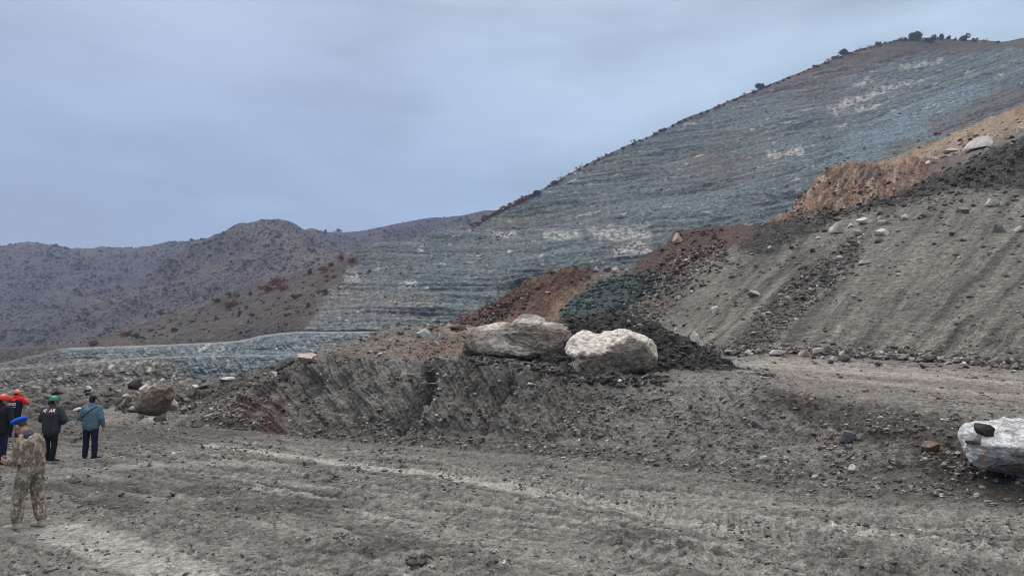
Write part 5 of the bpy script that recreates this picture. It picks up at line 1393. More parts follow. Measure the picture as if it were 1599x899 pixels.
# clods of mud pushed up on the flat ground
def clod_heap(px, py, w, h, label, seed, n=26):
    n = n * 7
    hit = cast(px, py + h * 0.4); loc, nor, nm, dist = hit; k = dist / F
    r = np.random.RandomState(seed); Vs = []; Fs = []; off = 0; kept = [(np.zeros(3), w * k * 0.12)]
    for i in range(n):
        V, f = ICO[2]
        V = chip(V * (1 + 0.3 * fbm3(V[:, 0] * 1.6 + i, V[:, 1] * 1.6, V[:, 2] * 1.6 + seed, 4, 0.6, seed + i)[:, None]), seed * 31 + i, 5, 0.5, 0.85)
        u = r.normal(size=2) * 0.24; u = np.clip(u, -0.6, 0.6)
        s = w * k * (0.02 + 0.10 * r.rand() ** 2.5) * (1.2 - abs(u[0]) * 1.3)
        z = h * k * (0.75 - 1.5 * np.hypot(u[0], u[1])) * r.uniform(0.0, 1.0)
        cpos = np.array([u[0] * w * k, u[1] * w * k * 0.6, max(z, 0)])
        if kept and min(np.linalg.norm(cpos - c_) - 0.6 * (s + s_) for c_, s_ in kept) > 0: continue
        kept.append((cpos, s))
        Vs.append(V * s * np.array([1, 1, 0.75]) + np.array([u[0] * w * k, u[1] * w * k * 0.6, max(z, 0)])); Fs.append(f + off); off += len(V)
    V = np.concatenate(Vs); f = np.concatenate(Fs)
    nn = fbm3(V[:, 0] * 14, V[:, 1] * 14, V[:, 2] * 14, 3, 0.6, seed)
    me = raw_mesh("mud_clod", V, f, True, np.zeros(V.shape) + lin(120, 115, 109) * (1 + 0.35 * nn)[:, None]); me.materials.append(M_bank)
    o = bpy.data.objects.new("mud_clod", me); o.location = loc - Vector((0, 0, 0.02)); tag(o, label, "clod"); link(o)
clod_heap(655, 866, 84, 36, "biggest crumbly mud clod heap at the bottom of the picture", 61, 34)
clod_heap(525, 831, 36, 13, "small dark mud clod above and left of the biggest clod heap", 62, 12)
clod_heap(505, 741, 110, 14, "long ridge of mud clods in the middle of the flat ground", 64, 30)
# ------------------------------------------------------------------ vegetation
def leaf_mat(name, a, b):
    q = NT(name)
    n = q.noise(1.3, 3, 0.6); n2 = q.noise(9.0, 2, 0.5)
    oi = q.n("ShaderNodeObjectInfo")
    c = q.mix(q.rng(n2, 0.35, 0.65, 0, 1), a, b)
    gc = q.n("ShaderNodeCombineColor"); g = q.rng(oi.outputs["Random"], 0, 1, 0.75, 1.25)
    for i in range(3): q.l(g, gc.inputs[i])
    c = q.mix(1.0, c, gc.outputs[0], 'MULTIPLY')
    return q.finish(c, 0.85, None, 0.15)
LEAF = {"juniper": leaf_mat("juniper_green", lin(38, 48, 43), lin(58, 68, 56)), "rust": leaf_mat("autumn_rust", lin(120, 72, 52), lin(146, 98, 72)),
        "bare": leaf_mat("bare_twigs", lin(86, 74, 70), lin(104, 92, 86)), "scrub": leaf_mat("grey_scrub", lin(58, 54, 56), lin(78, 72, 70))}
M_bark = leaf_mat("bark", lin(70, 60, 54), lin(86, 76, 68))
def foliage(kind, seed, n, leaf, shape):
    """leaf clumps spread through an uneven crown of about unit width, standing on z = 0"""
    r = np.random.RandomState(seed)
    lobes = [(r.normal(size=3) * np.array([0.20, 0.20, 0.10]) + np.array([0, 0, 0.42 if shape != "low" else 0.25]), r.uniform(0.18, 0.32)) for _ in range(7)]
    if shape == "cone":
        lobes = [(np.array([r.normal() * 0.05, r.normal() * 0.05, z]), 0.36 * (1 - z / 1.25) + 0.05) for z in np.linspace(0.12, 0.95, 7)]
    pts = []
    for i in range(n):
        c, rad = lobes[r.randint(len(lobes))]
        d = r.normal(size=3); d /= np.linalg.norm(d)
        pts.append(c + d * rad * r.uniform(0.45, 1.08) * np.array([1, 1, 0.85]))
    pts = np.array(pts); pts[:, 2] = np.maximum(pts[:, 2], 0.02)
    u = r.normal(size=(n, 3)); u /= np.linalg.norm(u, axis=1)[:, None]
    v = np.cross(u, r.normal(size=(n, 3))); v /= np.linalg.norm(v, axis=1)[:, None]
    s = leaf * r.uniform(0.6, 1.4, (n, 1))
    V = np.stack([pts - u * s - v * s * .6, pts + u * s - v * s * .6, pts + u * s * .7 + v * s * .7, pts - u * s * .7 + v * s * .7], 1).reshape(-1, 3)
    f = np.arange(n * 4).reshape(n, 4)
    return V, f
def tube(p0, p1, r0, r1, n=6):
    p0 = np.asarray(p0, float); p1 = np.asarray(p1, float); d = p1 - p0; d /= np.linalg.norm(d) + 1e-9
    a = np.cross(d, [0.3, 0.9, 0.1]); a /= np.linalg.norm(a) + 1e-9; b = np.cross(d, a)
    t = np.arange(n) / n * 2 * np.pi
    ring = np.cos(t)[:, None] * a + np.sin(t)[:, None] * b
    V = np.concatenate([p0 + ring * r0, p1 + ring * r1]); i = np.arange(n); j = (i + 1) % n
    return V, np.stack([i, j, j + n, i + n], 1)
def branches(seed, levels=3, spread=0.55, r0=0.035, up=0.34, n0=4):
    r = np.random.RandomState(seed); out = []
    def grow(p, d, L, rad, lv):
        q = p + d * L; out.append(tube(p, q, rad, rad * 0.65, 5))
        if lv == 0: return
        for _ in range(r.randint(2, 5)):
            nd = d + r.normal(size=3) * spread; nd[2] = abs(nd[2]) * 0.8 + 0.12; nd /= np.linalg.norm(nd)
            grow(q - d * L * r.uniform(0, 0.35), nd, L * r.uniform(0.55, 0.85), rad * 0.6, lv - 1)
    for _ in range(n0):
        d = r.normal(size=3) * np.array([0.45, 0.45, 0.1]) + np.array([0, 0, 1]); d /= np.linalg.norm(d)
        grow(np.array([r.normal() * 0.04, r.normal() * 0.04, -0.05]), d, up, r0, levels)
    Vs = []; Fs = []; off = 0
    for V, f in out:
        Vs.append(V); Fs.append(f + off); off += len(V)
    return np.concatenate(Vs), np.concatenate(Fs)
VEG = {}
for v in range(4):
    for kind, n, leaf, shape in (("juniper", 420, 0.055, "round"), ("rust", 460, 0.05, "round"), ("scrub", 300, 0.055, "low")):
        V, f = foliage(kind, 700 + v * 7 + len(kind), n, leaf, shape if not (kind == "juniper" and v == 3) else "cone")
        me = raw_mesh(kind + "_crown", V, f, False); me.materials.append(LEAF[kind]); VEG[(kind, v)] = me
    V, f = branches(800 + v, 3); me = raw_mesh("bare_branches", V, f, True); me.materials.append(LEAF["bare"]); VEG[("bare", v)] = me
def bush(px, py, size_px, kind, name, label, cat, group=None, v=None, squash=1.0, only=None):
    hit = cast(px, py)
    if hit is None: return None
    loc, nor, on, dist = hit
    if only and not on.startswith(only): return None
    s = size_px * dist / F
    o = bpy.data.objects.new(name, VEG[(kind, RND.randrange(4) if v is None else v)])
    o.location = loc - Vector((0, 0, 0.08 * s)); o.scale = (s, s, s * squash); o.rotation_euler = (0, 0, RND.uniform(0, 6.28))
    tag(o, label, cat, group)
    return link(o)
def tree(px, py, size_px, kind, label, group=None, h=1.0):
    """a tree with trunk and crown, standing on the hill's crest"""
    hit = None
    yy = py
    while hit is None and yy < py + 30:
        hit = cast(px, yy); yy += 0.5
    if hit is None: return
    loc, nor, on, dist = hit
    s = size_px * 1.05 * dist / F
    root = bpy.data.objects.new("tree", None); root.location = loc - Vector((0, 0, 0.14 * s)); root.scale = (s, s, s * h); root.rotation_euler = (0, 0, RND.uniform(0, 6.28))
    tag(root, label, "tree", group); link(root)
    v = RND.randrange(4)
    seed = RND.randrange(9999)
    if kind == "bare":
        c = bpy.data.objects.new("crown", VEG[("bare", v)])
    else:
        V, f = foliage(kind, seed, 1300, 0.04, "round"); V[:, 2] -= 0.02
        me = raw_mesh("crown", V, f, False); me.materials.append(LEAF[kind]); c = bpy.data.objects.new("crown", me)
    link(c, root)
    V, f = tube((0, 0, -0.15), (0.02, 0.01, 0.30), 0.04, 0.025, 8); me = raw_mesh("trunk", V, f); me.materials.append(M_bark)
    link(bpy.data.objects.new("trunk", me), root)

# single trees and shrubs on the skyline of the mined hill
for i, (a, b, s, k, lab) in enumerate([
    (1431, 62, 22, "juniper", "largest dark round tree on the top of the hill"), (1409, 64, 12, "bare", "thin bare tree left of the largest dark tree on the hilltop"), (1414, 63, 8, "juniper", "small dark tree just left of the largest dark tree on the hilltop"),
    (1450, 66, 15, "juniper", "dark squat tree right below the largest tree on the hilltop"), (1504, 64, 16, "juniper", "lone round dark tree on the right of the hilltop"),
    (1481, 62, 8, "juniper", "narrow dark tree between the squat and the lone round tree"), (1468, 62, 11, "scrub", "brownish shrub right of the squat dark tree on the hilltop"), (1490, 64, 6, "juniper", "tiny dark tree left of the lone round tree"),
    (1522, 65, 8, "scrub", "small grey shrub right of the lone round tree"), (1558, 68, 6, "scrub", "last tiny shrub on the right of the skyline"), (1537, 66, 9, "bare", "pale bare shrub near the skyline's right end"),
    (1318, 86, 15, "juniper", "dark leaning tree on the skyline below the summit"), (1306, 92, 10, "juniper", "smaller dark tree left of the leaning skyline tree"), (1294, 98, 12, "bare", "bare tree left of the dark leaning skyline tree"),
    (1343, 79, 10, "bare", "bare shrub uphill from the dark leaning skyline tree"), (1358, 75, 9, "bare", "thin bare shrub nearest the summit's left shoulder"), (1370, 71, 8, "scrub", "low brown shrub below the summit's left shoulder"),
    (1187, 139, 15, "scrub", "dark bushy shrub halfway up the skyline"), (1175, 146, 11, "bare", "bare shrub left of the dark bushy one halfway up the skyline"), (1162, 150, 9, "bare", "lowest of the bare shrubs halfway up the skyline"),
    (1271, 104, 6, "scrub", "tiny shrub on the skyline right of the halfway bush"), (1231, 121, 5, "bare", "tiny twig like tree standing alone on the skyline"), (1033, 206, 10, "scrub", "small dark shrub low on the skyline's notch"), (1024, 210, 9, "bare", "bare shrub beside the small dark shrub on the skyline's notch"),
    (988, 226, 16, "bare", "bare spreading tree on the skyline below the notch"), (940, 250, 15, "bare", "bare tree in the middle of the lower skyline"), (930, 255, 11, "bare", "smaller bare tree left of the middle one on the lower skyline"),
    (907, 266, 17, "bare", "tall bare tree standing out on the lower skyline"), (874, 283, 14, "bare", "rounded bare tree left of the tall one"), (868, 287, 10, "rust", "reddish shrub beside the rounded bare tree"),
    (838, 304, 14, "scrub", "dark brushy tree on the lower skyline"), (830, 308, 9, "scrub", "dark shrub left of the dark brushy tree")]):
    tree(a, b, s, k, lab)
# shrubs along the rim
for i, a in enumerate(np.linspace(738, 822, 16)):
    bush(a, pchip([700, 735, 770, 830], [359, 354, 336, 307], a) + 1.5, RND.uniform(8, 13), RND.choice(["rust", "rust", "scrub"]), "rim_bush", "rust brown bush in the line along the lower rim of the hill", "bush", "bushes along the rim of the hill")
for a in np.linspace(838, 1440, 95):
    aa = a + RND.uniform(-8, 8)
    bush(aa, pchip([p[0] for p in E_crest], [p[1] for p in E_crest], aa) + RND.uniform(0.8, 3), RND.uniform(3.5, 8), RND.choice(["scrub", "scrub", "rust"]), "rim_bush", "small dark bush dotted along the upper rim of the hill", "bush", "small bushes along the upper rim")
# scrub shoulder: autumn thicket, junipers, grey shrubs
for a, b, s, k, v, lab in [(418, 448, 22, "rust", 0, "rust red thicket bush at the left of the trio on the brown shoulder"), (433, 441, 26, "rust", 1, "biggest rust red bush of the trio on the brown shoulder"), (443, 447, 18, "rust", 2, "rust red bush at the right of the trio on the brown shoulder"),
                           (358, 473, 24, "rust", 3, "brown bush on the brown shoulder left of the rust red trio"), (337, 468, 13, "juniper", 0, "dark green bush on the shoulder's edge by a pale shrub"), (358, 459, 12, "juniper", 1, "dark green tree on the shoulder's edge above the brown bush"),
                           (372, 459, 11, "scrub", 2, "pale brown shrub right of the dark green edge tree"), (391, 458, 9, "juniper", 3, "small pointed dark tree on the shoulder's edge"), (272, 514, 13, "juniper", 0, "dark green bush in the middle of the brown shoulder"),
                           (215, 524, 17, "juniper", 1, "dark green bush low at the left end of the shoulder"), (199, 518, 17, "rust", 2, "orange brown bush near the shoulder's left end"), (144, 534, 18, "rust", 3, "orange brown bush at the tip of the shoulder"),
                           (461, 462, 13, "juniper", 0, "dark bush on the shoulder below the rust red trio"), (509, 455, 14, "juniper", 1, "dark bush beside the edge of the mined rock"), (396, 491, 9, "juniper", 2, "small dark bush mid slope on the shoulder"),
                           (302, 500, 10, "scrub", 3, "grey bush mid slope left on the shoulder"), (548, 404, 18, "rust", 0, "brown bush at the top corner of the shoulder"), (533, 402, 15, "rust", 1, "brown bush left of the top corner bush"),
                           (518, 410, 14, "scrub", 2, "grey brown bush on the edge below the top corner"), (484, 424, 11, "juniper", 3, "olive bush on the shoulder's edge right of the trio"), (505, 420, 16, "rust", 1, "brown thicket on the shoulder's upper edge")]:
    bush(a, b + s * 0.3, s, k, "bush", lab, "bush", None, v, 0.8)
def many_bush(n, poly, smin, smax, kinds, name, label, group, seed, only, dens=None, power=2.0, squash=0.75):
    r = random.Random(seed); xs = [p[0] for p in poly]; ys = [p[1] for p in poly]; k = 0; g = 0
    while k < n and g < n * 40:
        g += 1
        x = r.uniform(min(xs), max(xs)); y = r.uniform(min(ys), max(ys))
        ins = False
        for i in range(len(poly)):
            a = poly[i]; b = poly[(i + 1) % len(poly)]
            if (a[1] > y) != (b[1] > y) and x < (b[0] - a[0]) * (y - a[1]) / (b[1] - a[1]) + a[0]: ins = not ins
        if not ins: continue
        if dens and r.random() > dens(x, y): continue
        kind = r.choice(kinds)
        s = smin + (smax - smin) * r.random() ** power
        if bush(x, y, s, kind, name, label if isinstance(label, str) else label[kind], "bush", group, r.randrange(4), squash, only): k += 1
clump = lambda x, y: float(sstep(-0.25, 0.35, fbm2(np.array([x / 60.0]), np.array([y / 30.0]), 3, 0.5, 77))[0]) + 0.08
many_bush(165, [(100, 538), (260, 500), (430, 445), (545, 405), (560, 395), (500, 480), (470, 520), (370, 530)], 3.5, 9, ["scrub", "scrub", "juniper", "rust"], "slope_bush",
          {"scrub": "low grey brown bush on the brown scrub shoulder", "juniper": "low dark green bush on the brown scrub shoulder", "rust": "low rust brown bush on the brown scrub shoulder"}, "bushes on the scrub shoulder", 601, "quarry_hillside", None, 2.5)
many_bush(285, [(-10, 384), (120, 382), (260, 384), (345, 361), (430, 345), (500, 362), (640, 350), (760, 333), (760, 345), (600, 375), (430, 440), (250, 500), (120, 540), (-10, 560)], 4.2, 9.5, ["juniper", "juniper", "juniper", "scrub"], "far_bush",
          {"juniper": "dark green bush dotted on the far hillsides", "scrub": "grey bush dotted on the far hillsides"}, "bushes on the far hillsides", 602, "far_hill", clump, 1.6)
# smaller scrub beyond counting on the far hills
def scrub_cover():
    r = random.Random(603); Vs = []; Cs = []; n = 0
    poly = [(-10, 384), (120, 382), (260, 384), (345, 361), (430, 345), (500, 362), (640, 350), (760, 333), (760, 345), (600, 375), (430, 440), (250, 500), (120, 540), (-10, 575)]
    pts = []
    while len(pts) < 3200:
        x = r.uniform(-10, 760); y = r.uniform(333, 575)
        if r.random() > clump(x, y) * 0.8 + 0.25: continue
        h = cast(x, y)
        if h is None or not h[2].startswith("far_hill"): continue
        pts.append((h[0], h[3]))
    V0, f0 = foliage("scrub", 777, 60, 0.10, "low")
    P0 = np.array([list(p[0]) for p in pts]); S = np.array([p[1] / F * r.uniform(1.4, 4.2) for p in pts])
    V = V0[None] * S[:, None, None] + P0[:, None, :]
    f = (f0[None] + (np.arange(len(pts)) * len(V0))[:, None, None]).reshape(-1, 4)
    me = raw_mesh("scrub_cover", V.reshape(-1, 3), f, False); me.materials.append(LEAF["scrub"])
    o = bpy.data.objects.new("scrub_cover", me); o["kind"] = "stuff"; link(o)
scrub_cover()

# ------------------------------------------------------------------ a tiny digger high above the orange cut
def digger():
    hit = cast(1462, 211)
    loc, nor, on, dist = hit
    s = 9 * dist / F / 3.0
    red = NT("red_paint"); red = red.finish(lin(170, 70, 58), 0.5); dk = NT("dark_steel"); dk = dk.finish(lin(40, 38, 40), 0.6); gl = NT("cab_glass"); gl = gl.finish(lin(70, 84, 96), 0.2)
    root = bpy.data.objects.new("digger", None); root.location = loc + Vector((0, -0.5, 0)); root.scale = (s, s, s); root.rotation_euler = (0, 0, 0.5)
    tag(root, "tiny reddish digger standing above the orange cut", "digger"); link(root)
    def boxes(name, bs, m):
        Vs = []; Fs = []; off = 0
        for (c, d) in bs:
            V = np.array([(x, y, z) for z in (-1, 1) for y in (-1, 1) for x in (-1, 1)]) * np.array(d) / 2 + np.array(c)
            Vs.append(V); Fs.append(np.array([(0, 2, 3, 1), (4, 5, 7, 6), (0, 1, 5, 4), (2, 6, 7, 3), (0, 4, 6, 2), (1, 3, 7, 5)]) + off); off += 8
        me = raw_mesh(name, np.concatenate(Vs), np.concatenate(Fs), False); me.materials.append(m)
        o = bpy.data.objects.new(name, me); link(o, root)
        b = o.modifiers.new("bevel", 'BEVEL'); b.width = 0.04; b.segments = 2
        return o
    boxes("track", [((0, 0.75, 0.3), (2.8, 0.5, 0.6))], dk); boxes("track", [((0, -0.75, 0.3), (2.8, 0.5, 0.6))], dk)
    boxes("house", [((-0.3, 0, 1.05), (2.0, 1.7, 0.8))], red)
    boxes("cab", [((0.45, 0.45, 1.75), (0.9, 0.75, 0.9))], gl)
    def beam(name, p, q, r, m):
        V, f = tube(p, q, r, r * 0.8, 4); me = raw_mesh(name, V, f, False); me.materials.append(m); link(bpy.data.objects.new(name, me), root)
    beam("boom", (0.5, -0.3, 1.1), (2.2, -0.3, 2.9), 0.22, red); beam("stick", (2.15, -0.3, 2.95), (3.2, -0.3, 1.5), 0.16, red)
    boxes("bucket", [((3.2, -0.3, 1.15), (0.6, 0.8, 0.6))], dk)
digger()
# ------------------------------------------------------------------ people
def plain(name, c, rough=0.85, spec=0.2, wrinkle=0.0, wscale=14):
    q = NT(name)
    n = q.noise(wscale, 5, 0.6)
    gc = q.n("ShaderNodeCombineColor"); g = q.rng(n, 0.35, 0.65, 0.8, 1.2)
    for i in range(3): q.l(g, gc.inputs[i])
    cc = q.mix(1.0, c, gc.outputs[0], 'MULTIPLY')
    nb = q.bump(n, 0.5, 0.02) if wrinkle else None
    return q.finish(cc, rough, nb, spec)
SKIN = plain("skin", lin(178, 134, 116), 0.6, 0.3)
HAIR = plain("grey_hair", lin(70, 62, 56), 0.8)
BLACK = plain("black_cloth", lin(30, 31, 36), 0.8, 0.2, 1)
NAVY = plain("navy_cloth", lin(28, 30, 52), 0.8, 0.2, 1)
CHAR = plain("charcoal_cloth", lin(52, 56, 64), 0.7, 0.25, 1)
STEEL = plain("steel_blue_wool", lin(92, 116, 130), 0.9, 0.15, 1, 30)
RED = plain("red_cloth", lin(206, 44, 36), 0.7, 0.25, 1)
REDH = plain("red_plastic", lin(206, 50, 44), 0.35, 0.5)
GRNH = plain("green_plastic", lin(14, 128, 84), 0.3, 0.5)
ORGH = plain("orange_plastic", lin(222, 140, 100), 0.4, 0.5)
BLUEF = plain("blue_felt", lin(30, 82, 186), 0.9, 0.15)
SHOE = plain("dark_shoe", lin(34, 33, 36), 0.6); SOLE = plain("pale_sole", lin(190, 188, 182), 0.6)
BOOT = plain("dusty_sand_boot", lin(164, 152, 138), 0.85)
WHITE_T = plain("white_print", lin(225, 225, 228), 0.6); RED_T = plain("red_print", lin(190, 52, 48), 0.6)
PHONE = plain("phone_black", lin(22, 22, 24), 0.2, 0.5)
def camo():
    q = NT("camouflage_cloth")
    a = q.noise(9, 5, 0.62); b = q.noise(22, 4, 0.6); c_ = q.noise(16, 4, 0.6, stretch=(1, 1, 0.5))
    c = q.mix(q.rng(a, 0.46, 0.52, 0, 1), lin(150, 138, 122), lin(114, 104, 92))
    c = q.mix(q.rng(c_, 0.54, 0.60, 0, 1), c, lin(184, 172, 156))
    c = q.mix(q.rng(b, 0.58, 0.62, 0, 1), c, lin(80, 72, 64))
    n = q.noise(12, 5, 0.6, stretch=(1, 1, 0.6))
    return q.finish(c, 0.9, q.bump(n, 0.8, 0.03), 0.15)
CAMO = camo()

def capsule(p0, p1, r0, r1, flat=(1.0, 1.0), n=14):
    """closed tapered capsule; flat squashes x and y of the cross section (roughly, for upright ones)"""
    p0 = np.asarray(p0, float); p1 = np.asarray(p1, float); d = p1 - p0; L = np.linalg.norm(d); d = d / (L + 1e-9)
    a = np.cross(d, [0, 1, 0.02]) if abs(d[1]) < 0.9 else np.cross(d, [1, 0, 0.02])
    a /= np.linalg.norm(a); b = np.cross(d, a)
    rings = []
    for t in np.linspace(-np.pi / 2, 0, 5): rings.append((p0 + d * r0 * math.sin(t), r0 * max(math.cos(t), 0.02)))
    for s in (0.33, 0.66): rings.append((p0 + d * L * s, r0 + (r1 - r0) * s))
    for t in np.linspace(0, np.pi / 2, 5): rings.append((p1 + d * r1 * math.sin(t), r1 * max(math.cos(t), 0.02)))
    th = np.arange(n) / n * 2 * np.pi
    V = []
    for c, r in rings:
        V.append(c + (np.cos(th)[:, None] * a * flat[0] + np.sin(th)[:, None] * b * flat[1]) * r)
    V = np.concatenate(V); m = len(rings); F_ = []
    for k in range(m - 1):
        for i in range(n):
            j = (i + 1) % n; F_.append((k * n + i, k * n + j, (k + 1) * n + j, (k + 1) * n + i))
    c0 = len(V); V = np.concatenate([V, [rings[0][0]], [rings[-1][0]]])
    T = [(i, c0, (i + 1) % n) for i in range(n)] + [((m - 1) * n + (i + 1) % n, c0 + 1, (m - 1) * n + i) for i in range(n)]
    return V, F_, T
def ellipsoid(c, r, rot=(0, 0, 0)):
    V, f = ICO[3]
    R = np.array(Euler(rot).to_matrix())
    return (V * np.asarray(r)) @ R.T + np.asarray(c), [], [tuple(t) for t in f]
def fuse(name, prims, voxel, mat, parent, smooth=5, noise=0.0, nscale=9, seed=0, stretch=(1, 1, 1)):
    """one continuous surface from overlapping closed volumes"""
    Vs = []; faces = []; off = 0
    for V, q4, t3 in prims:
        Vs += [tuple(v) for v in V]; faces += [tuple(i + off for i in f) for f in list(q4) + list(t3)]; off += len(V)
    me = bpy.data.meshes.new(name + "_raw"); me.from_pydata(Vs, [], faces); me.update()
    import bmesh
    bm = bmesh.new(); bm.from_mesh(me); bmesh.ops.recalc_face_normals(bm, faces=bm.faces); bm.to_mesh(me); bm.free()
    ob = bpy.data.objects.new(name, me); scene.collection.objects.link(ob)
    m = ob.modifiers.new("remesh", 'REMESH'); m.mode = 'VOXEL'; m.voxel_size = voxel; m.use_smooth_shade = True
    if smooth:
        s = ob.modifiers.new("smooth", 'SMOOTH'); s.factor = 0.5; s.iterations = smooth
    dg = bpy.context.evaluated_depsgraph_get()
    out = bpy.data.meshes.new_from_object(ob.evaluated_get(dg)); out.name = name
    bpy.data.objects.remove(ob); bpy.data.meshes.remove(me)
    n = len(out.vertices); co = np.empty(n * 3, np.float32); out.vertices.foreach_get("co", co); co = co.reshape(-1, 3)
    if noise:
        no = np.empty(n * 3, np.float32); out.vertices.foreach_get("normal", no); no = no.reshape(-1, 3)
        q = co * nscale * np.asarray(stretch)
        co = co + no * (noise * fbm3(q[:, 0] + seed, q[:, 1], q[:, 2], 3, 0.55, seed))[:, None]
        out.vertices.foreach_set("co", np.ascontiguousarray(co, np.float32).ravel())
    out.polygons.foreach_set("use_smooth", np.full(len(out.polygons), True))
    out.materials.clear(); out.materials.append(mat); out.update()
    o = bpy.data.objects.new(name, out)
    return link(o, parent)
def joined(name, prims, mat, parent):
    Vs = []; faces = []; off = 0
    for V, q4, t3 in prims:
        Vs += [tuple(v) for v in V]; faces += [tuple(i + off for i in f) for f in list(q4) + list(t3)]; off += len(V)
    me = bpy.data.meshes.new(name); me.from_pydata(Vs, [], faces); me.polygons.foreach_set("use_smooth", np.full(len(me.polygons), True)); me.materials.append(mat); me.update()
    return link(bpy.data.objects.new(name, me), parent)
def head_prims(c, tilt=0.0, yaw=0.0):
    """skull, jaw, nose, ears, brow and lips; face towards +Y before the tilt"""
    R = np.array(Matrix.Rotation(yaw, 3, 'Z') @ Matrix.Rotation(-tilt, 3, 'X'))
    P_ = lambda v: np.asarray(c) + R @ np.asarray(v, float)
    e = Euler((-tilt, 0, yaw))
    pr = [ellipsoid(P_((0, -0.008, 0.02)), (0.077, 0.095, 0.105), e), ellipsoid(P_((0, 0.028, -0.055)), (0.056, 0.062, 0.062), e),
          capsule(P_((0, 0.09, 0.015)), P_((0, 0.112, -0.028)), 0.010, 0.016), ellipsoid(P_((0, 0.088, -0.098)), (0.024, 0.018, 0.016), e),
          ellipsoid(P_((0, 0.093, -0.062)), (0.026, 0.010, 0.008), e), ellipsoid(P_((0, 0.078, 0.03)), (0.058, 0.022, 0.012), e)]
    for s in (-1, 1):
        pr.append(ellipsoid(P_((s * 0.080, -0.012, -0.005)), (0.011, 0.024, 0.034), e))
    return pr, P_
def hand_prims(wrist, fdir, palm_n, size=1.0, curl=0.5, side=1):
    """palm, five bent fingers of unequal length; the thumb leaves the side of the palm"""
    w = np.asarray(wrist, float); d = np.asarray(fdir, float); d /= np.linalg.norm(d); n = np.asarray(palm_n, float); n = n - d * (n @ d); n /= np.linalg.norm(n)
    s = np.cross(d, n) * side
    L = 0.095 * size
    pr = [capsule(w, w + d * L, 0.030 * size, 0.034 * size, (1, 1)), capsule(w + s * 0.018, w + d * L + s * 0.022, 0.022 * size, 0.022 * size)]
    for k, (o, l) in enumerate(((-0.032, 0.072), (-0.011, 0.082), (0.011, 0.077), (0.031, 0.060))):
        p = w + d * L * 0.92 + s * o * size
        a1 = d * math.cos(curl) + n * math.sin(curl); a2 = d * math.cos(curl * 2.1) + n * math.sin(curl * 2.1)
        q1 = p + a1 * l * 0.55 * size; q2 = q1 + a2 * l * 0.5 * size
        pr += [capsule(p, q1, 0.0105 * size, 0.0095 * size, n=8), capsule(q1, q2, 0.0095 * size, 0.008 * size, n=8)]
    t0 = w + d * L * 0.25 - s * 0.030 * size; t1 = t0 + (d * 0.6 - s * 0.75 + n * 0.35) * 0.045 * size; t2 = t1 + (d * 0.85 - s * 0.15 + n * 0.5) * 0.034 * size
    pr += [capsule(t0, t1, 0.014 * size, 0.0115 * size, n=8), capsule(t1, t2, 0.0115 * size, 0.009 * size, n=8)]
    return pr
def limb(*pts):
    """pts: (point, radius) ..."""
    return [capsule(a[0], b[0], a[1], b[1]) for a, b in zip(pts[:-1], pts[1:])]

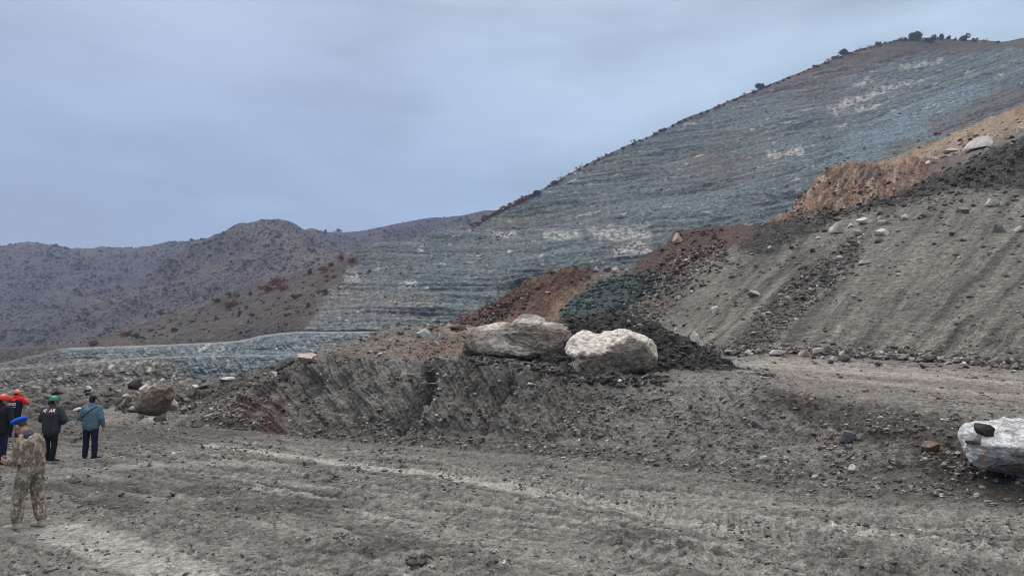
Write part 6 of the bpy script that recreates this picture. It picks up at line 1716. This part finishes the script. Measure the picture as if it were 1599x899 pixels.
def person(label, px, py, rz, J, cfg, group="people watching the pit"):
    Y = float(ground_Y(px, py)); p = W(px, py, Y)
    loc, nor = drop_on(float(p[0]), float(p[1]), 60)
    root = bpy.data.objects.new("person", None)
    root.location = (loc.x, loc.y, loc.z - 0.015); root.rotation_euler = (0, 0, rz); root.scale = (cfg.get("scale", 1.0),) * 3
    tag(root, label, "person", group); link(root)
    bulk = cfg.get("bulk", 1.0)
    vx = cfg.get("voxel", 0.012)
    A = {k: np.asarray(v, float) for k, v in J.items()}
    hp, P_ = head_prims(A["head"], cfg.get("tilt", 0), cfg.get("yaw", 0))
    body = list(hp)
    body += [capsule(A["neck"], A["head"] + np.array([0, -0.02, -0.03]), 0.062, 0.056), capsule(A["pelvis"], A["chest"], 0.09, 0.10), capsule(A["sl"], A["sr"], 0.07, 0.07), capsule(A["chest"], A["neck"], 0.10, 0.06)]
    for s in "lr":
        body += limb((A["s" + s], 0.055), (A["e" + s], 0.042), (A["w" + s], 0.030))
        body += limb((A["h" + s], 0.085), (A["k" + s], 0.055), (A["a" + s], 0.042)) + [capsule(A["a" + s] - [0, 0, 0.04], A["t" + s], 0.038, 0.03)]
        if ("f" + s) in A:
            body += hand_prims(A["w" + s], A["f" + s], A["n" + s], 1.0, cfg.get("curl", 0.45), 1 if s == "l" else -1)
    fuse("body", body, cfg.get("bvox", 0.009), SKIN, root, 3)
    # jacket
    c = cfg
    up = A["chest"] - A["pelvis"]
    jk = [capsule(A["pelvis"] + np.array([0, 0, c.get("hem", -0.10)]) + [s * 0.075, 0, 0], A["chest"] + [s * 0.085, -0.01, 0.02], 0.135 * bulk, 0.145 * bulk) for s in (-1, 1)]
    jk += [capsule(A["pelvis"] + np.array([0, 0.0, c.get("hem", -0.10)]), A["chest"] + [0, -0.01, 0], 0.15 * bulk, 0.155 * bulk), capsule(A["sl"] + [0, 0, -0.01], A["sr"] + [0, 0, -0.01], 0.088 * bulk, 0.088 * bulk),
           capsule(A["chest"] + [0, -0.01, 0.08], A["neck"] + [0, 0, -0.02], 0.13 * bulk, 0.088), capsule(A["neck"] + [0, -0.005, -0.03], A["neck"] + [0, 0.005, 0.035], 0.083, 0.076)]
    slv = []
    for s in "lr":
        cuff = A["e" + s] + (A["w" + s] - A["e" + s]) * 0.93
        slv += limb((A["s" + s], 0.088 * bulk), (A["e" + s], 0.072 * bulk), (cuff, 0.055 * bulk))
    if c.get("hood"):
        slv += [ellipsoid(A["neck"] + [0, -0.085, 0.0], (0.125, 0.075, 0.075), (0.5, 0, 0))]
    if c.get("yoke"):
        jkt = fuse("jacket", jk, vx, c["jacket"], root, 4, 0.014, 9, 3)
        jr = [capsule(A["sl"] + [0, -0.0, 0.0], A["sr"] + [0, -0.0, 0.0], 0.105 * bulk, 0.105 * bulk), capsule(A["chest"] + [0, -0.01, 0.09], A["neck"] + [0, 0, -0.02], 0.147 * bulk, 0.098),
              capsule(A["neck"] + [0, -0.01, -0.03], A["neck"] + [0, 0.0, 0.045], 0.095, 0.09)]
        fuse("jacket_yoke", jr + slv, vx, c["yoke"], root, 4, 0.014, 10, 4)
    else:
        jkt = fuse("jacket", jk + slv, vx, c["jacket"], root, 4, c.get("wr", 0.018), 12, int(px) % 50, c.get("stretch", (1, 1, 1)))
    # trousers
    tr = [capsule(A["hl"] + [0.02, 0, 0.02], A["hr"] + [-0.02, 0, 0.02], 0.125 * bulk, 0.125 * bulk)]
    lw = c.get("leg", 1.0)
    for s in "lr":
        end = A["a" + s] + [0, 0, c.get("ankle", 0.0)]
        tr += limb((A["h" + s], 0.105 * lw), (A["k" + s], 0.078 * lw), (A["a" + s] + (A["k" + s] - A["a" + s]) * 0.35, 0.075 * lw), (end, 0.064 * lw))
    fuse("trousers", tr, vx, c["trousers"], root, 4, 0.016, 9, 7, (1, 1, 1.4))
    for s in "lr":
        a, t = A["a" + s], A["t" + s]
        d = t - a; d[2] = 0; d /= np.linalg.norm(d) + 1e-9
        heel = np.array([a[0], a[1], 0.05]) - d * 0.05; toe_ = np.array([a[0], a[1], 0.042]) + d * 0.17
        fuse("boot" if c.get("boot") else "shoe", [capsule(heel, toe_, 0.048, 0.042), capsule(heel + [0, 0, 0.02] + d * 0.03, a + [0, 0, 0.05 if c.get("boot") else 0.01], 0.055, 0.056)], 0.012, c["shoe"], root, 3)
        if not c.get("boot"):
            sv = [capsule(heel + [0, 0, -0.032], toe_ + [0, 0, -0.026], 0.050, 0.044)]
            V = sv[0][0]; V[:, 2] = np.clip(V[:, 2], -0.002, 0.028)
            joined("sole", sv, SOLE, bpy.data.objects[scene.objects[-1].name] if False else root)
    return root, A, P_, jkt
def helmet(root, P_, mat, tilt=0.0, yaw=0.0, strap=None):
    V, f = ICO[4]; keep = V.copy()
    R = np.array(Matrix.Rotation(yaw, 3, 'Z') @ Matrix.Rotation(-tilt, 3, 'X'))
    z = np.maximum(V[:, 2], -0.12)
    Q = np.stack([V[:, 0] * 0.108, V[:, 1] * 0.130, z * 0.128 + 0.030], -1)
    rim = np.exp(-((V[:, 2] + 0.1) / 0.12) ** 2) * (V[:, 2] > -0.3) * (0.6 + 0.8 * np.clip(V[:, 1], 0, 1))
    Q[:, :2] *= (1 + 0.09 * rim)[:, None]
    Q[:, 2] += 0.012 * np.exp(-(V[:, 0] / 0.16) ** 2) * (V[:, 2] > 0.2)
    c = P_((0, 0, 0))
    me = raw_mesh("helmet", (R @ Q.T).T + c, f, True); me.materials.append(mat)
    h = link(bpy.data.objects.new("helmet", me), root)
    if strap:
        t = np.linspace(0, 2 * np.pi, 40); pts = np.stack([np.cos(t) * 0.112, np.sin(t) * 0.134, 0 * t + 0.05], -1)
        pr = [capsule((R @ a) + c, (R @ b) + c, 0.008, 0.008, n=6) for a, b in zip(pts[:-1], pts[1:])]
        joined("helmet_strap", pr, strap, h)
    return h
def lettering(root, target, text, size, pos, mat, name="jacket_lettering", sx=1.0):
    """flat print laid on the back of the jacket (which faces -Y in the person's own space)"""
    cu = bpy.data.curves.new(name, 'FONT'); cu.body = text; cu.size = size; cu.align_x = 'CENTER'; cu.align_y = 'CENTER'; cu.resolution_u = 3; cu.offset = size * 0.03
    ob = bpy.data.objects.new(name, cu); scene.collection.objects.link(ob)
    dg = bpy.context.evaluated_depsgraph_get()
    me = bpy.data.meshes.new_from_object(ob.evaluated_get(dg)); me.name = name
    bpy.data.objects.remove(ob); bpy.data.curves.remove(cu)
    import bmesh
    bm = bmesh.new(); bm.from_mesh(me); bmesh.ops.triangulate(bm, faces=bm.faces); bmesh.ops.subdivide_edges(bm, edges=bm.edges, cuts=2)
    from mathutils.bvhtree import BVHTree
    tb = bmesh.new(); tb.from_mesh(target.data); bvh = BVHTree.FromBMesh(tb)
    for v in bm.verts:
        x, z = pos[0] + v.co.x * sx, pos[1] + v.co.y
        hit = bvh.ray_cast(Vector((x, -1.0, z)), Vector((0, 1, 0)))
        y = hit[0].y - 0.006 if hit[0] else -0.2
        v.co = (x, y, z)
    bm.to_mesh(me); bm.free(); tb.free()
    me.materials.clear(); me.materials.append(mat)
    return link(bpy.data.objects.new(name, me), target)
def back_line(target, p, q, r, mat, name):
    """a thin strip lying on the back between (x, z) points"""
    import bmesh
    from mathutils.bvhtree import BVHTree
    tb = bmesh.new(); tb.from_mesh(target.data); bvh = BVHTree.FromBMesh(tb)
    pts = []
    for t in np.linspace(0, 1, 16):
        x = p[0] + (q[0] - p[0]) * t; z = p[1] + (q[1] - p[1]) * t
        h = bvh.ray_cast(Vector((x, -1.0, z)), Vector((0, 1, 0)))
        if h[0]: pts.append(np.array([x, h[0].y - 0.003, z]))
    tb.free()
    return joined(name, [capsule(a, b, r, r, n=8) for a, b in zip(pts[:-1], pts[1:])], mat, target)

STAND = dict(head=(0, 0.02, 1.64), neck=(0, -0.01, 1.50), chest=(0, 0, 1.30), pelvis=(0, 0, 1.0), sl=(-0.19, 0, 1.42), sr=(0.19, 0, 1.42), hl=(-0.10, 0, 0.93), hr=(0.10, 0, 0.93),
             kl=(-0.12, 0.03, 0.50), kr=(0.12, 0.03, 0.50), al=(-0.13, -0.01, 0.09), ar=(0.13, -0.01, 0.09), tl=(-0.16, 0.17, 0.04), tr=(0.16, 0.17, 0.04),
             el=(-0.27, -0.02, 1.14), er=(0.27, -0.02, 1.14), wl=(-0.28, 0.06, 0.90), wr=(0.28, 0.06, 0.90), fl=(0.05, 0.2, -1), fr=(-0.05, 0.2, -1), nl=(1, 0, 0), nr=(-1, 0, 0))
def pose(**k):
    d = dict(STAND); d.update(k); return d

# man in the steel-blue jumper with a strap across his back
r1, A1, P1, j1 = person("man in steel blue jumper with a black strap across his back and black cap", 138, 717, 0.05,
    pose(wr=(0.30, 0.10, 0.92), er=(0.285, -0.03, 1.15), wl=(-0.16, 0.24, 1.02), el=(-0.30, -0.02, 1.15), fl=(0.8, 0.5, 0), al=(-0.11, 0.0, 0.09), ar=(0.15, 0.0, 0.09), tr=(0.24, 0.15, 0.04), tl=(-0.20, 0.15, 0.04), kl=(-0.11, 0.02, 0.5), kr=(0.13, 0.02, 0.5)),
    dict(jacket=STEEL, trousers=NAVY, shoe=SHOE, bulk=1.12, leg=1.05, hem=-0.07, wr=0.016))
def cap(root, P_, mat):
    V, f = ICO[3]; z = np.maximum(V[:, 2], -0.15)
    Q = np.stack([V[:, 0] * 0.092, V[:, 1] * 0.112, z * 0.100 + 0.05], -1); Q[:, :2] *= (1 + 0.04 * np.exp(-((V[:, 2]) / 0.2) ** 2))[:, None]
    me = raw_mesh("cap", Q + P_((0, 0, 0)), f, True); me.materials.append(mat); return link(bpy.data.objects.new("cap", me), root)
cap(r1, P1, BLACK)
hr = joined("hair", [ellipsoid(P1((0, -0.03, 0.0)), (0.081, 0.078, 0.075))], BLACK, r1)
back_line(j1, (0.17, 1.47), (-0.20, 1.16), 0.013, BLACK, "shoulder_strap")

# man with the green helmet and printed charcoal jacket
r2, A2, P2, j2 = person("man in green helmet and charcoal jacket with white and red print on its back", 76, 720, -0.08,
    pose(wl=(-0.10, 0.26, 1.06), wr=(0.12, 0.27, 1.04), el=(-0.33, 0.02, 1.15), er=(0.34, 0.02, 1.15), fl=(0.9, 0.4, 0), fr=(-0.9, 0.4, 0), al=(-0.10, 0.08, 0.09), tl=(-0.14, 0.26, 0.04), ar=(0.10, -0.02, 0.09), tr=(0.27, 0.04, 0.04), kr=(0.10, 0.03, 0.5)),
    dict(jacket=CHAR, trousers=BLACK, shoe=SHOE, bulk=1.22, leg=1.0, hem=-0.14, yaw=-0.35))
helmet(r2, P2, GRNH, 0.1, -0.35)
joined("hair", [ellipsoid(P2((0, -0.03, -0.01)), (0.080, 0.076, 0.08))], BLACK, r2)
lettering(r2, j2, "HI", 0.115, (-0.115, 1.395), WHITE_T, sx=1.1)
lettering(r2, j2, "S", 0.115, (-0.022, 1.395), RED_T, sx=1.0)
lettering(r2, j2, "AR", 0.115, (0.105, 1.395), WHITE_T, sx=1.05)
back_line(j2, (-0.24, 1.315), (0.22, 1.315), 0.007, RED_T, "red_piping")

# man in the red and navy jacket, orange helmet
r3, A3, P3, j3 = person("man in red and navy jacket and orange helmet lifting his arms to his face", 20, 684, 0.0,
    pose(el=(-0.32, 0.12, 1.30), er=(0.36, 0.10, 1.29), wl=(-0.09, 0.27, 1.46), wr=(0.10, 0.27, 1.46), fl=(0.3, 0.2, 0.9), fr=(-0.3, 0.2, 0.9), nl=(0.5, -0.8, 0), nr=(-0.5, -0.8, 0)),
    dict(jacket=NAVY, yoke=RED, trousers=NAVY, shoe=SHOE, bulk=1.08, hem=-0.12, scale=1.01))
helmet(r3, P3, ORGH, 0.0, 0, RED_T)
joined("hair", [ellipsoid(P3((0, -0.03, -0.01)), (0.080, 0.076, 0.08))], BLACK, r3)
lettering(r3, j3, "AFAD", 0.135, (-0.05, 1.255), WHITE_T)
lettering(r3, j3, "ARAMA KURTARMA", 0.038, (-0.05, 1.155), WHITE_T)

# man at the picture's edge, red helmet and black clothes
r4, A4, P4, j4 = person("man in black jacket and red helmet, cut by the picture's left edge", -5, 727, -0.15,
    pose(wl=(-0.12, 0.25, 1.05), wr=(0.12, 0.27, 1.02), el=(-0.30, 0.0, 1.14), er=(0.30, 0.0, 1.14), fl=(0.9, 0.4, 0), fr=(-0.9, 0.4, 0)),
    dict(jacket=BLACK, trousers=NAVY, shoe=SHOE, bulk=1.15, hem=-0.13, scale=1.03, yaw=-0.5))
helmet(r4, P4, REDH, 0.05, -0.5)
joined("hair", [ellipsoid(P4((0, -0.03, -0.01)), (0.080, 0.076, 0.08))], BLACK, r4)

# soldier in camouflage, bent over his telephone, nearest the camera
r5, A5, P5, j5 = person("man in camouflage uniform and blue beret looking down at his phone", 40, 819, math.radians(84),
    pose(head=(0, 0.235, 1.575), neck=(0, 0.09, 1.45), chest=(0, 0.02, 1.25), pelvis=(0, -0.02, 0.98), sl=(-0.19, 0.05, 1.335), sr=(0.19, 0.05, 1.335),
         el=(-0.25, 0.05, 1.06), er=(0.24, 0.06, 1.06), wl=(-0.13, 0.31, 1.03), wr=(0.12, 0.31, 1.04), fl=(0.35, 0.85, 0.15), fr=(-0.35, 0.85, 0.15), nl=(0.5, -0.2, 0.85), nr=(-0.5, -0.2, 0.85),
         hl=(-0.10, -0.02, 0.92), hr=(0.10, -0.02, 0.92), kl=(-0.12, 0.06, 0.50), kr=(0.12, -0.06, 0.50), al=(-0.13, 0.05, 0.10), ar=(0.13, -0.15, 0.10), tl=(-0.15, 0.24, 0.04), tr=(0.17, 0.03, 0.04)),
    dict(jacket=CAMO, trousers=CAMO, shoe=BOOT, boot=True, bulk=0.98, leg=1.15, hem=-0.06, tilt=0.62, ankle=0.06, bvox=0.006, voxel=0.010, curl=0.8, wr=0.022, hood=False))
# hood lining, beret, hair, phone
fuse("hood", [ellipsoid(A5["neck"] + np.array([0, -0.11, -0.05]), (0.14, 0.085, 0.055), (0.95, 0, 0)), capsule(A5["neck"] + np.array([-0.13, -0.02, -0.03]), A5["neck"] + np.array([0.13, -0.02, -0.03]), 0.06, 0.06)], 0.010, CAMO, r5, 4, 0.014, 12, 9)
fuse("hood_lining", [ellipsoid(A5["neck"] + np.array([-0.04, -0.075, -0.005]), (0.12, 0.09, 0.045), (0.75, 0, 0))], 0.010, plain("slate_lining", lin(58, 64, 76), 0.8, 0.2, 1), r5, 4, 0.01, 12, 8)
V, f = ICO[4]
Q = np.stack([V[:, 0] * 0.112, V[:, 1] * 0.132, V[:, 2] * 0.050], -1)
Q = Q + np.array([-0.01, -0.01, 0.095]); Q[:, 2] -= 0.22 * np.maximum(Q[:, 1] - 0.06, 0) + 0.10 * np.maximum(Q[:, 0] * -1 - 0.04, 0)
R5 = np.array(Matrix.Rotation(-0.62 + 0.22, 3, 'X'))
me = raw_mesh("beret", (R5 @ Q.T).T + P5((0, 0, 0)), f, True); me.materials.append(BLUEF); link(bpy.data.objects.new("beret", me), r5)
joined("hair", [ellipsoid(P5((0, -0.025, 0.025)), (0.080, 0.084, 0.092), (-0.62, 0, 0))], HAIR, r5)
def box(c, d, rot):
    V = np.array([(x, y, z) for z in (-1, 1) for y in (-1, 1) for x in (-1, 1)]) * np.array(d) / 2
    V = V @ np.array(Euler(rot).to_matrix()).T + np.array(c)
    return V, [(0, 2, 3, 1), (4, 5, 7, 6), (0, 1, 5, 4), (2, 6, 7, 3), (0, 4, 6, 2), (1, 3, 7, 5)], []
me_ = joined("telephone", [box((0, 0, 0), (0.075, 0.150, 0.009), (0, 0, 0))], PHONE, None)
me_.data.polygons.foreach_set("use_smooth", np.full(6, False))
M5 = Matrix.Translation(r5.location) @ Euler(r5.rotation_euler).to_matrix().to_4x4()
me_.matrix_world = M5 @ Matrix.Translation((0.0, 0.43, 1.075)) @ Euler((0.65, 0, 0)).to_matrix().to_4x4()
tag(me_, "dark telephone held by the man in camouflage", "telephone")
# ------------------------------------------------------------------ the air between here and the far hills
def haze_box():
    x0, x1, y0, y1, z0, z1 = -15000.0, 15000.0, -60.0, 1850.0, -14.0, 330.0
    V = np.array([(x, y, z) for z in (z0, z1) for y in (y0, y1) for x in (x0, x1)])
    f = np.array([(0, 2, 3, 1), (4, 5, 7, 6), (0, 1, 5, 4), (2, 6, 7, 3), (0, 4, 6, 2), (1, 3, 7, 5)])
    me = raw_mesh("haze", V, f, False)
    m = bpy.data.materials.new("air"); m.use_nodes = True
    t = m.node_tree; t.nodes.clear()
    o = t.nodes.new("ShaderNodeOutputMaterial"); v = t.nodes.new("ShaderNodeVolumePrincipled")
    v.inputs["Color"].default_value = (0.62, 0.74, 1.0, 1); v.inputs["Density"].default_value = HAZE
    v.inputs["Anisotropy"].default_value = 0.2
    t.links.new(v.outputs[0], o.inputs["Volume"])
    me.materials.append(m)
    ob = bpy.data.objects.new("haze", me); ob["kind"] = "stuff"
    link(ob)
HAZE = 0.00020
haze_box()
